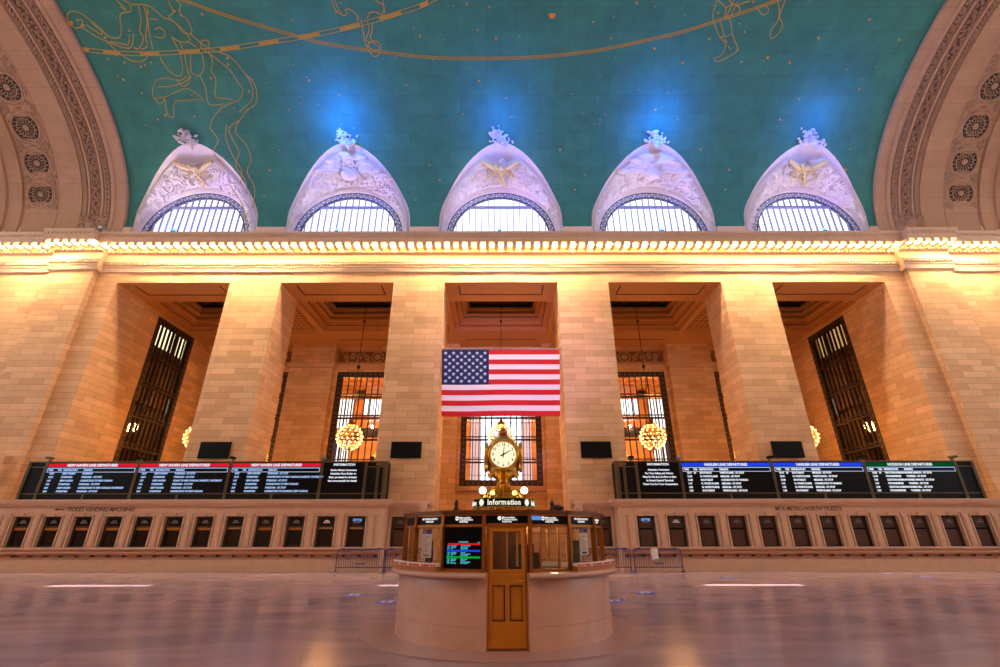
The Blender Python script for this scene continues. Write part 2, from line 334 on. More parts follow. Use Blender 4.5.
# cornice with modillions, dentils and mouldings
prof = [(28.32,18.66),(28.18,18.7),(28.16,18.82),(28.14,18.84),(28.13,18.96),(28.08,19.0),(28.06,19.08),(28.14,19.1),(28.14,19.18),(28.08,19.2),(28.06,19.36),(28.02,19.4),(28.02,19.46),
        (28.2,19.5),(28.2,20.08),(28.1,20.12),(28.02,20.26),(27.98,20.4),(27.98,20.5),(27.2,20.5),(27.16,20.56),(27.12,20.8),(27.08,20.84),(27.06,21.0),(26.96,21.06),(26.92,21.2),(28.8,21.2),(28.8,18.66)]
trim = bpy.data.objects.new('trim_1', None); COL.objects.link(trim); trim['kind'] = 'structure'; trim['label'] = 'lit stone cornice running under the ceiling'
b = MB(); b.prism(prof, -XE, XE)
for s in (-1, 1):
    p, q = sorted((s*28.0, s*31.5)); b.prism([(y-.4 if y < 28.75 else y, z+.001) for y, z in prof], p, q)
b.build('cornice_body', M['stone'], trim)
b = MB(); den = MB(); bead = MB(); bulbs = []
SP = .627
def run(x0, x1, dy):
    n = max(1, round((x1-x0)/SP)); st = (x1-x0)/n
    for i in range(n):
        x = x0+(i+.5)*st; bulbs.append((x, 27.5+dy))
        b.box(x-st/2-.11, x-st/2+.11, 27.22+dy, 27.97+dy, 20.3, 20.5)
        b.box(x-st/2-.13, x-st/2+.13, 27.2+dy, 27.3+dy, 20.26, 20.52)
    m = round((x1-x0)/.21)
    for i in range(m):
        x = x0+(i+.5)*(x1-x0)/m; den.box(x-.06, x+.06, 27.99+dy, 28.1+dy, 19.2, 19.34)
    m = round((x1-x0)/.3)
    for i in range(m):
        x = x0+(i+.5)*(x1-x0)/m; bead.box(x-.1, x+.1, 27.0+dy, 27.08+dy, 20.86, 20.98); bead.box(x-.1, x+.1, 27.94+dy, 28.06+dy, 20.14, 20.3)
run(-27.95, 27.95, 0); run(-31.45, -28.0, -.4); run(28.0, 31.45, -.4); run(-38.5, -31.55, 0); run(31.55, 38.5, 0)
b.build('modillions', M['stone'], trim); den.build('dentils', M['stone'], trim); bead.build('bead_moulding', M['stone'], trim)
# bulbs in the cornice
bulb0 = None; LB = 'bare glowing bulb set between brackets under the cornice below the ceiling'
for i, (x, y) in enumerate(bulbs):
    bm_ = MB().ball((0,0,-.13), (.15,.15,.13), 8, 5)
    if i < 2:
        o = bm_.build('cornice_bulb', M['bulb'] if i == 0 else M['bulb_dim'], smooth=80, loc=(x, y, 20.5)); me_ = o.data
        tag(o, LB, 'light bulb', 'bulbs along the cornice')
        if i == 0: bulb0 = o
        else: bulb1 = o
    else:
        o = (bulb0 if i % 2 == 0 else bulb1).copy(); COL.objects.link(o); o.location = (x, y, 20.5)
# plinth between cornice and vault
b = MB()
for k in range(-3, 3):
    x0 = k*BAY+4.62 if k > -3 else -XE; x1 = (k+1)*BAY-4.62 if k < 2 else XE
    b.box(x0, x1, 28.5, 28.72, 21.19, 22.75)
b.build('vault_plinth', M['stone'], trim)

# ------------------------------------------------------------------ waiting room behind the arcade
XR = 2*BAY+HW+.2
for s, nm in ((-1, 'wall_left'), (1, 'wall_right')):
    b = MB(); p, q = sorted((s*XR, s*(XR+.7)))
    b.box(p, q, YI, 33.06, 0, 21).box(p, q, 37.7, 41, 0, 21).box(p, q, 33.06, 37.7, 0, 3).box(p, q, 33.06, 37.7, 17.6, 21)
    struct(b.build(nm, M['masonry']), 'end wall of the %s alcove with a tall barred window' % ('left' if s < 0 else 'right'))
b = MB(); b.box(-XR-.7, XR+.7, YB, YB+.6, 15.45, 21)
b.box(-XR-.7, XR+.7, YB, YB+.6, 0, 5.45)
for i in range(6):
    x0 = (i-3)*BAY+3.5+BAY/2*0 if i > 0 else -XR-.7
    x0 = -XR-.7 if i == 0 else (i-3)*BAY+3.5; x1 = XR+.7 if i == 5 else (i-2)*BAY-3.5
    b.box(x0, x1, YB, YB+.6, 5.45, 15.45)
for i in range(4):
    xc = (i-1.5)*BAY; b.box(xc-1.95, xc+1.95, 39.6, YB+.01, 0, 15.6).box(xc-2.0, xc+2.0, 39.5, YB+.01, 15.6, 15.75).box(xc-2.1, xc+2.1, 39.35, YB+.01, 15.75, 16.0).box(xc-1.95, xc+1.95, 39.6, YB, 16, ZL)
for k in KS:
    x = k*BAY; b.box(x-3.75, x+3.75, YB-.25, YB+.01, 15.75, 16.1).box(x-3.75, x+3.75, YB-.12, YB+.01, 15.5, 15.75).box(x-3.8, x+3.8, YB-.3, YB+.01, 5.1, 5.45)
struct(b.build('wall_back_2', M['masonry']), 'orange lit back wall of the alcove with five windows')
for k in KS:      # carved panels over the windows
    b = MB(); x = k*BAY; b.box(x-3.65, x+3.65, YB-.06, YB+.01, 16.25, 17.45)
    fr = MB(); 
    for z in (16.22, 17.4): fr.box(x-3.7, x+3.7, YB-.14, YB, z, z+.12)
    for xx in (x-3.7, x+3.58): fr.box(xx, xx+.12, YB-.14, YB, 16.22, 17.52)
    rl = MB(); rl.tube([(x+.52*cos(a*PI/8), YB-.1, 16.86+.5*sin(a*PI/8)) for a in range(16)], .07, 5, True); rl.ball((x, YB-.08, 16.86), (.3,.1,.3), 8, 5)
    for s in (-1, 1):
        for j in range(4):
            cx_ = x+s*(.95+j*.66); pts = [(cx_+(.05+.2*t/9)*cos(t*.8+j)*s, YB-.1, 16.86+(.05+.3*t/9)*sin(t*.8+j)) for t in range(10)]; rl.tube(pts, .075, 5)
        for j in range(6): rl.ball((x+s*(.8+j*.5), YB-.08, 16.86+.35*(1 if j % 2 else -1)), (.16,.08,.1), 6, 4)
    o = b.build('carved_panel', M['panel_ground'], kind='structure', label='carved scroll panel over alcove window %d of five from the left' % (k+3)); fr.build('panel_frame', M['soffit'], o); rl.build('scroll_relief', M['stone_dark'], o)

# soffit beams and coffers
b = MB()
b.box(-XR, XR, 36.7, YB, ZL, 21)
for i in range(6):
    x0 = -XR if i == 0 else (i-3)*BAY+HW; x1 = XR if i == 5 else (i-2)*BAY-HW; b.box(x0, x1, YI, 36.7, ZL, 21)
gr = MB()
for k in KS:
    x = k*BAY
    def frame(hx, y0, y1, z0, z1, hx2, y2, y3):
        b.box(x-hx, x-hx2, y0, y1, z0, z1).box(x+hx2, x+hx, y0, y1, z0, z1).box(x-hx2, x+hx2, y0, y2, z0, z1).box(x-hx2, x+hx2, y3, y1, z0, z1)
    frame(HW, YI, 36.7, 18.25, 18.6, HW-.45, YI+.4, 36.3)
    frame(HW-.3, YI+.3, 36.4, 18.6, 18.85, HW-.75, YI+.7, 36.0)
    frame(HW-.6, YI+.6, 36.1, 18.95, 19.2, HW-1.05, YI+1.0, 35.75)
    frame(HW-.9, YI+.9, 35.9, 19.35, 21, 2.75, YI+1.2, 35.55)
    b.box(x-3, x+3, YI+.9, 35.8, 20.2, 20.5)
    for (hx, y0, y1, z) in ((HW-.46, YI+.41, 36.29, 18.23), (HW-.76, YI+.71, 35.99, 18.83), (HW-1.06, YI+1.01, 35.74, 19.18)):
        gr.box(x-hx-.05, x-hx, y0, y1, z, z+.03).box(x+hx, x+hx+.05, y0, y1, z, z+.03).box(x-hx, x+hx, y1, y1+.06, z, z+.03).box(x-hx, x+hx, y0-.06, y0, z, z+.03)
    # dark strips painting the shade of a recessed line on the front soffit
    gr.box(x-2.95, x+2.95, 30.02, 30.14, ZL-.03, ZL+.01).box(x-3.02, x-2.92, 28.7, 30.12, ZL-.03, ZL+.01).box(x+2.92, x+3.02, 28.7, 30.12, ZL-.03, ZL+.01)
    gr.box(x-3.2, x+3.2, 38.6, 38.68, ZL-.02, ZL+.01)
for i in range(4):     # lattice panels on the cross beams
    xc = (i-1.5)*BAY
    for xx in (-1.25, 1.2): gr.box(xc+xx, xc+xx+.06, YI+.5, 36.4, ZL-.02, ZL+.01)
    for j in range(12): gr.box(xc-1.2, xc+1.2, YI+.6+j*.48, YI+.64+j*.48, ZL-.018, ZL+.01)
    for j in range(6): gr.box(xc-1.0+j*.4, xc-.96+j*.4, YI+.5, 36.4, ZL-.018, ZL+.01)
c = struct(b.build('ceiling_coffers', M['soffit']), 'coffered orange plaster ceiling of the alcove'); gr.build('coffer_shade_lines', M['groove'], c)
b = MB()
for i in range(5):
    x = (i-2)*BAY; b.box(x-HW-.01, x+HW+.01, YP+.02, YI+.02, ZL-.01, ZL+.01)
struct(b.build('ceiling_soffit', M['soffit']), 'plaster soffits under the arcade lintels')
for k in KS:
    x = k*BAY; t = thing('skylight', 'dark paned skylight in the coffer of alcove bay %d of five from the left' % (k+3), 'skylight', (x, 33.9, 19.6), 0, 'skylights in the alcove coffers')
    f = MB()
    for xx in (-2.6, -1.45, 1.35, 2.5): f.box(xx, xx+.12, -1.55, 1.6, -.06, .2)
    for yy in (-1.55, -.5, .5, 1.48): f.box(-2.6, 2.62, yy, yy+.1, -.05, .18)
    for j in range(22): f.box(-2.5+j*.23, -2.47+j*.23, -1.5, 1.5, 0, .06)
    f.build('frame', M['black_grille'], t); MB().box(-2.72, 2.72, -1.6, 1.62, .21, .26).build('pane', M['sky'], t)

# barred windows
def barred(name, k, x0, x1, z0, z1, y, plane, bar, hz, bord, label, n_pins=True):
    # plane 'y': faces the camera; 'x': on an end wall. local u along the wall, w height
    o = bpy.data.objects.new(name, None); COL.objects.link(o); o['kind'] = 'structure'; o['label'] = label
    if plane == 'y': bx = lambda B, u0, u1, d0, d1, a0, a1: B.box(u0, u1, y+d0, y+d1, a0, a1)
    else: bx = lambda B, u0, u1, d0, d1, a0, a1: B.box(min(y+d0*plane_s, y+d1*plane_s), max(y+d0*plane_s, y+d1*plane_s), u0, u1, a0, a1)
    fr, mu, pn, pi_ = MB(), MB(), MB(), MB()
    bx(fr, x0, x0+bord, -.1, .15, z0, z1); bx(fr, x1-bord, x1, -.1, .15, z0, z1); bx(fr, x0+bord, x1-bord, -.1, .15, z0, z0+bord); bx(fr, x0+bord, x1-bord, -.1, .15, z1-bord, z1)
    n = round((x1-x0-2*bord)/bar)
    for i in range(1, n): u = x0+bord+(x1-x0-2*bord)*i/n; bx(mu, u-.04, u+.04, -.02, .12, z0+bord, z1-bord)
    for z in hz: bx(mu, x0+bord, x1-bord, -.06, .13, z-.07, z+.07); bx(mu, x0+bord, x1-bord, -.06, .13, z+.22, z+.3)
    if n_pins:
        m = int((z1-z0)/.45)
        for i in range(m):
            for u in (x0+bord/2, x1-bord/2): bx(pi_, u-.1, u+.1, -.15, -.1, z0+.3+i*.45, z0+.42+i*.45)
        m = int((x1-x0)/.45)
        for i in range(m):
            for z in (z0+bord/2, z1-bord/2): bx(pi_, x0+.2+i*.45, x0+.34+i*.45, -.15, -.1, z-.1, z+.1)
        pi_.build('rosettes', M['pin'], o)
    bx(pn, x0+bord, x1-bord, .04, .06, z0+bord, z1-bord)
    fr.build('window_frame', M['iron'], o); mu.build('mullions', M['iron'], o); pn.build('pane', M['glass'], o)
    return o
for k in KS:
    barred('window_%d' % (k+3), k, k*BAY-3.5, k*BAY+3.5, 5.45, 15.45, YB+.12, 'y', .56, (7.4, 9.3, 11.2, 13.1), .5, 'tall barred bronze window in the back wall of alcove bay %d of five' % (k+3))
plane_s = -1; barred('window_6', 0, 33.06, 37.7, 3, 17.6, -XR-.12, 'x', .5, (5.2, 7.6, 9.8, 12.2, 14.5), .42, 'tall dark barred window in the left end wall of the alcove')
plane_s = 1; barred('window_7', 0, 33.06, 37.7, 3, 17.6, XR+.12, 'x', .5, (5.2, 7.6, 9.8, 12.2, 14.5), .42, 'tall dark barred window in the right end wall of the alcove')

# passages seen through the windows
b = MB(); b.box(-26.6, 26.6, 55, 55.4, 0, 4).box(-26.6, 26.6, 55, 55.4, 18, 20)
for (x0, x1) in ((-26.6,-20.4),(-13.6,-8),(-8,-3.6),(3.6,8),(8,13.6),(20.4,26.6)): b.box(x0, x1, 55, 55.4, 4, 18)
for (x0, x1) in ((-20.4,-13.6),(13.6,20.4)): b.box(x0, x1, 55, 55.4, 4, 8).box(x0, x1, 55, 55.4, 12.4, 13.4).box(x0, x1, 55, 55.4, 16.9, 18)
b.box(-17.7,-16.6,55,55.4,8,18).box(16.6,17.7,55,55.4,8,18).box(-16.7,-13.6,55,55.4,8,15).box(13.6,16.7,55,55.4,8,15)
struct(b.build('wall_back_3', M['masonry']), 'far wall of the hall seen through the alcove windows')
b = MB(); b.box(-26.6, 26.6, 41, 55.4, 18.6, 19)
for i in range(8): b.box(-26.6, 26.6, 42+i*1.7, 42.6+i*1.7, 18.1, 18.6)
for i in range(26): b.box(-26+i*2, -25.5+i*2, 41, 55, 18.2, 18.6)
struct(b.build('ceiling_hall', M['soffit']), 'coffered ceiling of the hall beyond the alcove windows')
b = MB().box(-26.9, -26.6, 41, 55.4, 0, 19).box(26.6, 26.9, 41, 55.4, 0, 19); struct(b.build('wall_hall', M['masonry']), 'side walls of the hall beyond')
w8 = bpy.data.objects.new('window_8', None); COL.objects.link(w8); w8['kind'] = 'structure'; w8['label'] = 'bright daylit window of the hall beyond the centre bay'
p1, p2, fr = MB(), MB(), MB()
for i in range(12):
    x = -3.6+i*.6; (p2 if i in (0, 1, 10, 11) else p1).box(x+.05, x+.55, 55.1, 55.14, 4, 18); fr.box(x-.035, x+.035, 55, 55.3, 4, 18)
for z in range(4, 19, 2): fr.box(-3.6, 3.6, 55, 55.28, z-.04, z+.04)
p1.build('pane', M['hallday'], w8); p2.build('side_strip', M['hallpink'], w8); fr.build('glazing_bars', mat('pale blue bars', rgb(150,170,220), .5), w8)  # pink side strips are lit stone, their light put into a glowing colour
for j, s in enumerate((-1, 1)):
    w = bpy.data.objects.new('window_%d' % (9+j), None); COL.objects.link(w); w['kind'] = 'structure'; w['label'] = 'white lit windows high in the hall beyond, %s of the clock' % ('left' if s < 0 else 'right')
    pn, fr = MB(), MB()
    for (x0, x1, z0, z1) in ((13.6,16.6,15,16.9),(17.7,19.6,13.4,16.9),(17.7,19.2,8,12.4)):
        a, c_ = sorted((s*x0, s*x1)); (pn).box(a, c_, 55.1, 55.15, z0, z1)
        n = 5
        for i in range(n+1): x = a+(c_-a)*i/n; fr.box(x-.06, x+.06, 55, 55.25, z0, z1)
    pn.build('pane', M['hallday2'], w); fr.build('glazing_bars', M['iron'], w)
for s in (-1, 1):       # corridors beyond the end windows
    side = 'left' if s < 0 else 'right'
    b = MB(); X0, X1 = s*(XR+.75), s*34.
    a, c_ = sorted((X1, X1+s*.4)); b.box(a, c_, YI, 54, 0, 24)
    a, c_ = sorted((X0, X1)); b.box(a, c_, YI, YI+.2, 0, 24).box(a, c_, 54, 54.3, 0, 24).box(a, c_, YI, 54, 22, 22.4)
    a, c_ = sorted((X1, X1-s*.7))
    for z in (5, 9, 13, 17.4): b.box(a, c_, YI, 54, z, z+.4)
    a, c_ = sorted((X1, X1-s*.4))
    for y in (35, 39, 43, 47, 51): b.box(a, c_, y, y+.4, 0, 17.4)
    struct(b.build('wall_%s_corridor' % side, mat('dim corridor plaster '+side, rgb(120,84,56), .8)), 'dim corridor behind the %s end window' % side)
    w = bpy.data.objects.new('window_%d' % (11 if s < 0 else 12), None); COL.objects.link(w); w['kind'] = 'structure'; w['label'] = 'lit panes of the corridor behind the %s end window' % side
    pn, fr = MB(), MB(); a, c_ = sorted((X1-s*.02, X1-s*.06))
    pn.box(a, c_, 40.5, 48.2, 18.9, 21.2); 
    for i in range(16): a2, c2 = sorted((X1-s*.07, X1-s*.12)); fr.box(a2, c2, 40.5+i*.5, 40.66+i*.5, 18.7, 21.3)
    fr.build('glazing_bars', M['iron'], w); pn.build('pane', M['corrlit'] if s < 0 else M['corrdim'], w)
    if s < 0: MB().box(a, c_, 47.6, 48.1, 9.5, 12.6).box(a, c_, 48.5, 48.9, 6.6, 9).build('side_strip', M['hallday'], w)
    else: MB().box(a, c_, 47.9, 48.2, 8.5, 12.6).build('side_strip', M['hallday'], w)

# ------------------------------------------------------------------ vault, lunettes
OUT = [(0,32.9),(.5,32.7),(.98,31.9),(1.5,30.6),(2.08,28.6),(2.6,26.2),(3.09,23.5),(3.5,20.7),(3.85,17.8),(4.2,14.6),(4.45,11.8),(4.58,9.),(4.62,4.),(4.62,0.)]
def out_t(w):
    w = abs(w)
    for (a, ta), (b_, tb) in zip(OUT, OUT[1:]):
        if w <= b_ and b_ > a: return ta+(tb-ta)*(w-a)/(b_-a)
    return 0.
xs = set([-XA, XA])
ws = [w for w, _ in OUT]
for k in KS:
    for w in sorted(set(ws)):
        xs.add(round(k*BAY+w, 4)); xs.add(round(k*BAY-w, 4))
for k in range(-2, 2):
    for j in range(1, 4): xs.add(round(k*BAY+4.62+(BAY-9.24)*j/4, 4))
xs = sorted(xs)
def start(x, prefer):
    for k in KS:
        if abs(x-k*BAY) < 4.62-1e-3: return out_t(x-k*BAY)
    return 0.
b = MB(); NT = 60
for x0, x1 in zip(xs, xs[1:]):
    xm = (x0+x1)/2; inl = any(abs(xm-k*BAY) < 4.62 for k in KS)
    def st(x):
        if not inl: return 0.
        k = min(KS, key=lambda q: abs(xm-q*BAY)); w = abs(x-k*BAY)
        return 4. if w > 4.61 else out_t(w)
    t0, t1 = st(x0), st(x1); vs = []; fs = []
    def tt(t, j):        # shared angles above the lunettes so that neighbouring strips meet
        if j <= 14: return t+(35-t)*j/14
        if j >= NT-14: return 180-(t+(35-t)*(NT-j)/14)
        return 35+110*(j-14)/(NT-28)
    for j in range(NT+1):
        vs.append(V(x0, tt(t0, j))); vs.append(V(x1, tt(t1, j)))
    for j in range(NT): fs.append((2*j, 2*j+1, 2*j+3, 2*j+2))
    b.add(vs, fs)
ceil = struct(b.build('ceiling', M['ceiling'], smooth=60), 'teal painted barrel vault with gilded star figures')
def ribbon(B, pts, wd, off=.03):
    P = [Vector(V(x, t, off)) for x, t in pts]
    vs = []
    for i, p in enumerate(P):
        d = (P[min(i+1, len(P)-1)]-P[max(i-1, 0)]).normalized(); n = Vector((0, p.y-C0, p.z-Z0)).normalized(); c_ = d.cross(n).normalized()*wd/2
        vs += [p-c_, p+c_]
    B.add(vs, [(2*i, 2*i+1, 2*i+3, 2*i+2) for i in range(len(P)-1)])
def dense(pts, n):
    out = []
    for i in range(len(pts)-1):
        p0, p1, p2, p3 = pts[max(i-1,0)], pts[i], pts[i+1], pts[min(i+2, len(pts)-1)]
        for j in range(n):
            t = j/n
            out.append(tuple(.5*((2*p1[c])+(-p0[c]+p2[c])*t+(2*p0[c]-5*p1[c]+4*p2[c]-p3[c])*t*t+(-p0[c]+3*p1[c]-3*p2[c]+p3[c])*t**3) for c in (0,1)))
    return out+[pts[-1]]
for nm, L in (('hunter', HUNTER), ('twins', TWINS), ('walker', WALKER)):
    b = MB()
    for l in L: ribbon(b, dense(l, 3), .062)
    b.build('gilded_figure', M['gold_paint'], ceil)
b = MB(); D = dense(BAND, 6)
ribbon(b, [(x, t-.4) for x, t in D], .05); ribbon(b, [(x, t+.4) for x, t in D], .05)
for i in range(0, len(D)-3, 6): ribbon(b, D[i:i+4], .28)
D = dense(ARC, 4); ribbon(b, [(x, t-.28) for x, t in D], .045); ribbon(b, D, .04); ribbon(b, [(x, t+.28) for x, t in D], .045)
b.build('gilded_band', M['gold_paint'], ceil)
b = MB()
rs = random.Random(3)
for i, (x, t) in enumerate(STARS + [(rs.uniform(-27, 27), rs.uniform(36, 66)) for _ in range(70)]):
    p = Vector(V(x, t, .03)); n = Vector((0, p.y-C0, p.z-Z0)).normalized(); u = Vector((1,0,0)); w = n.cross(u); r = (.075 if i < len(STARS) else .04)*rs.uniform(.7, 1.2)
    if i == 0 or i == 53: r = .22
    b.add([p+(u*cos(a*PI/4)+w*sin(a*PI/4))*r for a in range(8)], [tuple(range(8))])
b.build('gilded_stars', M['gold_star'], ceil, kind='stuff')

# lunette surfaces
ZC, RG, RF, RM = 22.07, 3.61, 4.08, 4.5; YW = 28.9
lhs = []                                # outline sampled left base -> apex -> right base
ow = [(-w, t) for w, t in reversed(OUT)] + [(w, t) for w, t in OUT[1:]]
ol = [0]
for a, c_ in zip(ow, ow[1:]):
    pa, pb = Vector(V(a[0], a[1])), Vector(V(c_[0], c_[1])); ol.append(ol[-1]+(pa-pb).length)
def outline(t):
    d = t*ol[-1]
    for i in range(len(ol)-1):
        if d <= ol[i+1]+1e-9:
            u = (d-ol[i])/max(1e-9, ol[i+1]-ol[i]); a, c_ = ow[i], ow[i+1]
            return Vector(V(a[0]+(c_[0]-a[0])*u, a[1]+(c_[1]-a[1])*u))
    return Vector(V(*ow[-1]))
def inner(t):
    a = PI*(1-t); return Vector((RM*cos(a), YW-.1, ZC+RM*sin(a)))
def surf(t, s, off=0.):
    p = inner(t).lerp(outline(t), s)
    if off:
        e = 1e-3; du = (inner(min(1, t+e)).lerp(outline(min(1, t+e)), s)-inner(max(0, t-e)).lerp(outline(max(0, t-e)), s)); dv = outline(t)-inner(t)
        n = du.cross(dv)
        if n.length > 1e-9:
            n.normalize()
            if n.y > 0: n = -n
            p = p+n*off
    return p
DESC = {-2: 'first from the left, open book relief in white light', -1: 'second from the left, winged globe relief under a blue glow', 0: 'middle of the five, open book relief tinted violet', 1: 'fourth from the left, winged globe relief with blue glow', 2: 'last on the right, open book relief beside the right arch'}
def filler(B, xo, t0, t1, s0, s1, n, rmax, rs_, off):
    for _ in range(n):
        t = rs_.uniform(t0, t1); s = rs_.uniform(s0, s1); p = surf(t, s, off); q = surf(t+.004, s+.03, off); d = (q-p).normalized()
        nn = (surf(t, s, off+.1)-p).normalized(); sd = d.cross(nn); an = rs_.uniform(-1.2, 1.2); d2 = d*cos(an)+sd*sin(an); s2 = nn.cross(d2)
        r = rs_.uniform(.5, 1)*rmax; B.blob(p, (d2, s2, nn), (r, r*.35, r*.45))
for k in KS:
    xo = k*BAY; rs_ = random.Random(40+k)
    root = bpy.data.objects.new('window_%d' % (15+k), None); COL.objects.link(root); root.location = (xo, 0, 0); root['kind'] = 'structure'; root['label'] = 'half round lunette window, ' + DESC[k]
    b = MB(); b.grid(lambda u, v: surf(u, v), 72, 10); b.build('lunette_vault', M['plaster'], root, smooth=40)
    book = k % 2 == 0
    # relief panel with carved ridges
    def smax(t):
        if t < .08 or t > .92: return .25
        e = min(1., (min(t, 1-t)-.08)/.12); m = .30+.52*e
        if book: m -= .36*max(0., 1-abs(t-.5)/.085)
        return m
    def rel(u, v):
        t = .04+.92*u; s = .04+(smax(t)-.04)*v
        p = surf(t, s)
        q = Vector((p.x*1.7+k*9, p.z*1.7, 3.+k)); h = abs(noise.noise(q))*.9+abs(noise.noise(q*2.3))*.5
        edge = min(1., 6*v, 8*(1-v), 12*u, 12*(1-u)) if v > 0 else 0
        o_ = .02+.25*(1 if 0 < v < 1 and 0 < u < 1 else 0)+.5*h*max(0., edge)
        return surf(t, s, o_)
    b = MB(); b.grid(rel, 110, 26); b.build('relief_panel', M['plaster'], root, smooth=50)
    b = MB(); filler(b, xo, .08, .92, .1, .5, 190, .34, rs_, .46); filler(b, xo, .2, .8, .45, .66, 90, .32, rs_, .5)
    b.build('carved_foliage', M['plaster'], root, smooth=60)
    if book:      # staff with wings and raised page edges
        g = MB()
        for s in (-1, 1):
            g.tube([surf(.5+s*.012, .43, .55), surf(.5+s*.05, .6, .6), surf(.5+s*.092, .8, .5)], [.16,.2,.14], 6)
        g.tube([surf(.47, .62, .7), surf(.5, .4, .75), surf(.53, .12, .6)], [.14,.12,.09], 6); g.ball(surf(.5, .52, .8), .24, 8, 6)
        pts = [surf(.5+.022*sin(i*.9), .12+.45*i/14, .74) for i in range(15)]; g.tube(pts, .07, 5)
        for s in (-1, 1):
            for j in range(5): p = surf(.5+s*(.02+.012*j), .5-.035*j, .72); g.blob(p, (Vector((s*.8,0,.5)).normalized(), Vector((s*-.5,0,.8)).normalized(), Vector((0,-1,0))), (.34-.03*j,.09,.08))
        g.build('winged_staff', M['plaster_gold'], root, smooth=60)
    else:
        g = MB(); c_ = surf(.5, .38, .45); g.ball(c_, (.72,.45,.6), 14, 10)
        for a in range(3): g.tube([c_+Vector((.74*cos(i*PI/10)*(1 if a < 2 else .6), -.3-.17*sin(i*PI/20), .62*sin(i*PI/10-PI/2)*(.3+.3*a))) for i in range(11)], .04, 5)
        for s in (-1, 1):
            for row, (n, L0) in enumerate(((9, 1.9), (7, 1.2))):
                for j in range(n):
                    an = R(-8+row*10+j*7.5); d = Vector((s*cos(an), -.1, sin(an))); st_ = c_+Vector((s*(.55+.1*row), -.25-.12*row, -.05+.08*j)); L_ = L0*(1-.05*j)
                    g.blob(st_+d*L_*.5, (d, Vector((-s*sin(an),0,cos(an))), Vector((0,-1,0))), (L_*.5,.13,.09))
        for _ in range(26): g.ball(surf(rs_.uniform(.3,.7), rs_.uniform(.55,.8), .3), (rs_.uniform(.3,.7),.25,.2), 8, 5)
        g.build('winged_globe', M['plaster'], root, smooth=60)
    # finial sprig at the crown
    g = MB(); ap = surf(.5, 1.)
    for i in range(80):
        u = rs_.random(); h = -1.0+2.2*u; p = ap+Vector((-.05-.28*h+rs_.gauss(0, .32)*(1.1-.35*u), -.25+rs_.uniform(-.15, .15)-.35*max(h,0), .42*h+rs_.gauss(0,.12)))
        r = rs_.uniform(.07,.15); g.blob(p, (Vector((cos(i),0,sin(i))), Vector((-sin(i),0,cos(i))), Vector((0,-1,0))), (r*1.3, r*.7, r*.8))
    g.tube([ap+Vector((.35,-.1,-.8)), ap+Vector((0,-.2,-.1)), ap+Vector((-.4,-.5,.5))], .08, 6)
    g.build('leaf_sprig', M['plaster'], root, smooth=60)
    # mouldings and window
    n = 40; mo = MB()
    for rr, yy, tr in ((4.42,28.72,.13),(4.18,28.78,.12),(4.3,28.7,.09)): mo.tube([(rr*cos(PI*i/n), yy, ZC+rr*sin(PI*i/n)) for i in range(n+1)], tr, 6)
    mo.build('arch_moulding', M['plaster'], root, smooth=60)
    fr = MB()
    for i in range(n):
        a0, a1 = PI*i/n, PI*(i+1)/n
        fr.prism([(RG*cos(a0), ZC+RG*sin(a0)), (RF*cos(a0), ZC+RF*sin(a0)), (RF*cos(a1), ZC+RF*sin(a1)), (RG*cos(a1), ZC+RG*sin(a1))], 28.85, 29.05, 'y')
    for rr in (RG+.03, RF-.04): fr.tube([(rr*cos(PI*i/n), 28.83, ZC+rr*sin(PI*i/n)) for i in range(n+1)], .04, 5)
    fr.build('window_frame', M['iron_navy'], root)
    fi = MB(); rr = (RG+RF)/2
    for i in range(36):
        a = PI*(i+.5)/36; p = Vector((rr*cos(a), 28.82, ZC+rr*sin(a))); d = Vector((cos(a),0,sin(a))); tt = Vector((-sin(a),0,cos(a)))
        fi.tube([p+d*(.11*cos(j*PI/4))+tt*(.11*sin(j*PI/4)) for j in range(8)], .03, 4, True); fi.ball(p, .04, 6, 4)
        q = p+tt*.16; fi.tube([q-d*.16, q+d*.16], .025, 4)
    fi.build('filigree', M['filigree'], root)
    fi = MB()
    for i in range(54):
        a = PI*(i+.5)/54; r_ = rr+(.11 if i % 2 else -.1); p = Vector((r_*cos(a), 28.84, ZC+r_*sin(a))); fi.add([p+Vector((.06*cos(j*PI/3), 0, .06*sin(j*PI/3))) for j in range(6)], [tuple(range(6))]); p = Vector(((2*rr-r_)*cos(a), 28.84, ZC+(2*rr-r_)*sin(a))); fi.add([p+Vector((.03*cos(j*PI/3), 0, .03*sin(j*PI/3))) for j in range(6)], [tuple(range(6))])
    fi.build('filigree_openings', M['daylight'], root)
    mu = MB()
    for i in range(-7, 8):
        x = i*.48; h = math.sqrt(RG*RG-x*x) if abs(x) < RG else 0
        if h: mu.box(x-.028, x+.028, 28.86, 29.0, 21.25, ZC+h)
    h = math.sqrt(RG*RG-2.73**2); mu.box(-h, h, 28.84, 29.0, 24.72, 24.9)
    mu.build('mullions', M['iron_bloom'], root)
    pts = [(-RG, 21.22)]+[(RG*cos(PI-PI*i/n), ZC+RG*sin(PI-PI*i/n)) for i in range(n+1)]+[(RG, 21.22)]
    MB().add([(x, 29.02, z) for x, z in pts], [tuple(range(len(pts)))]).build('pane', M['daylight'], root)
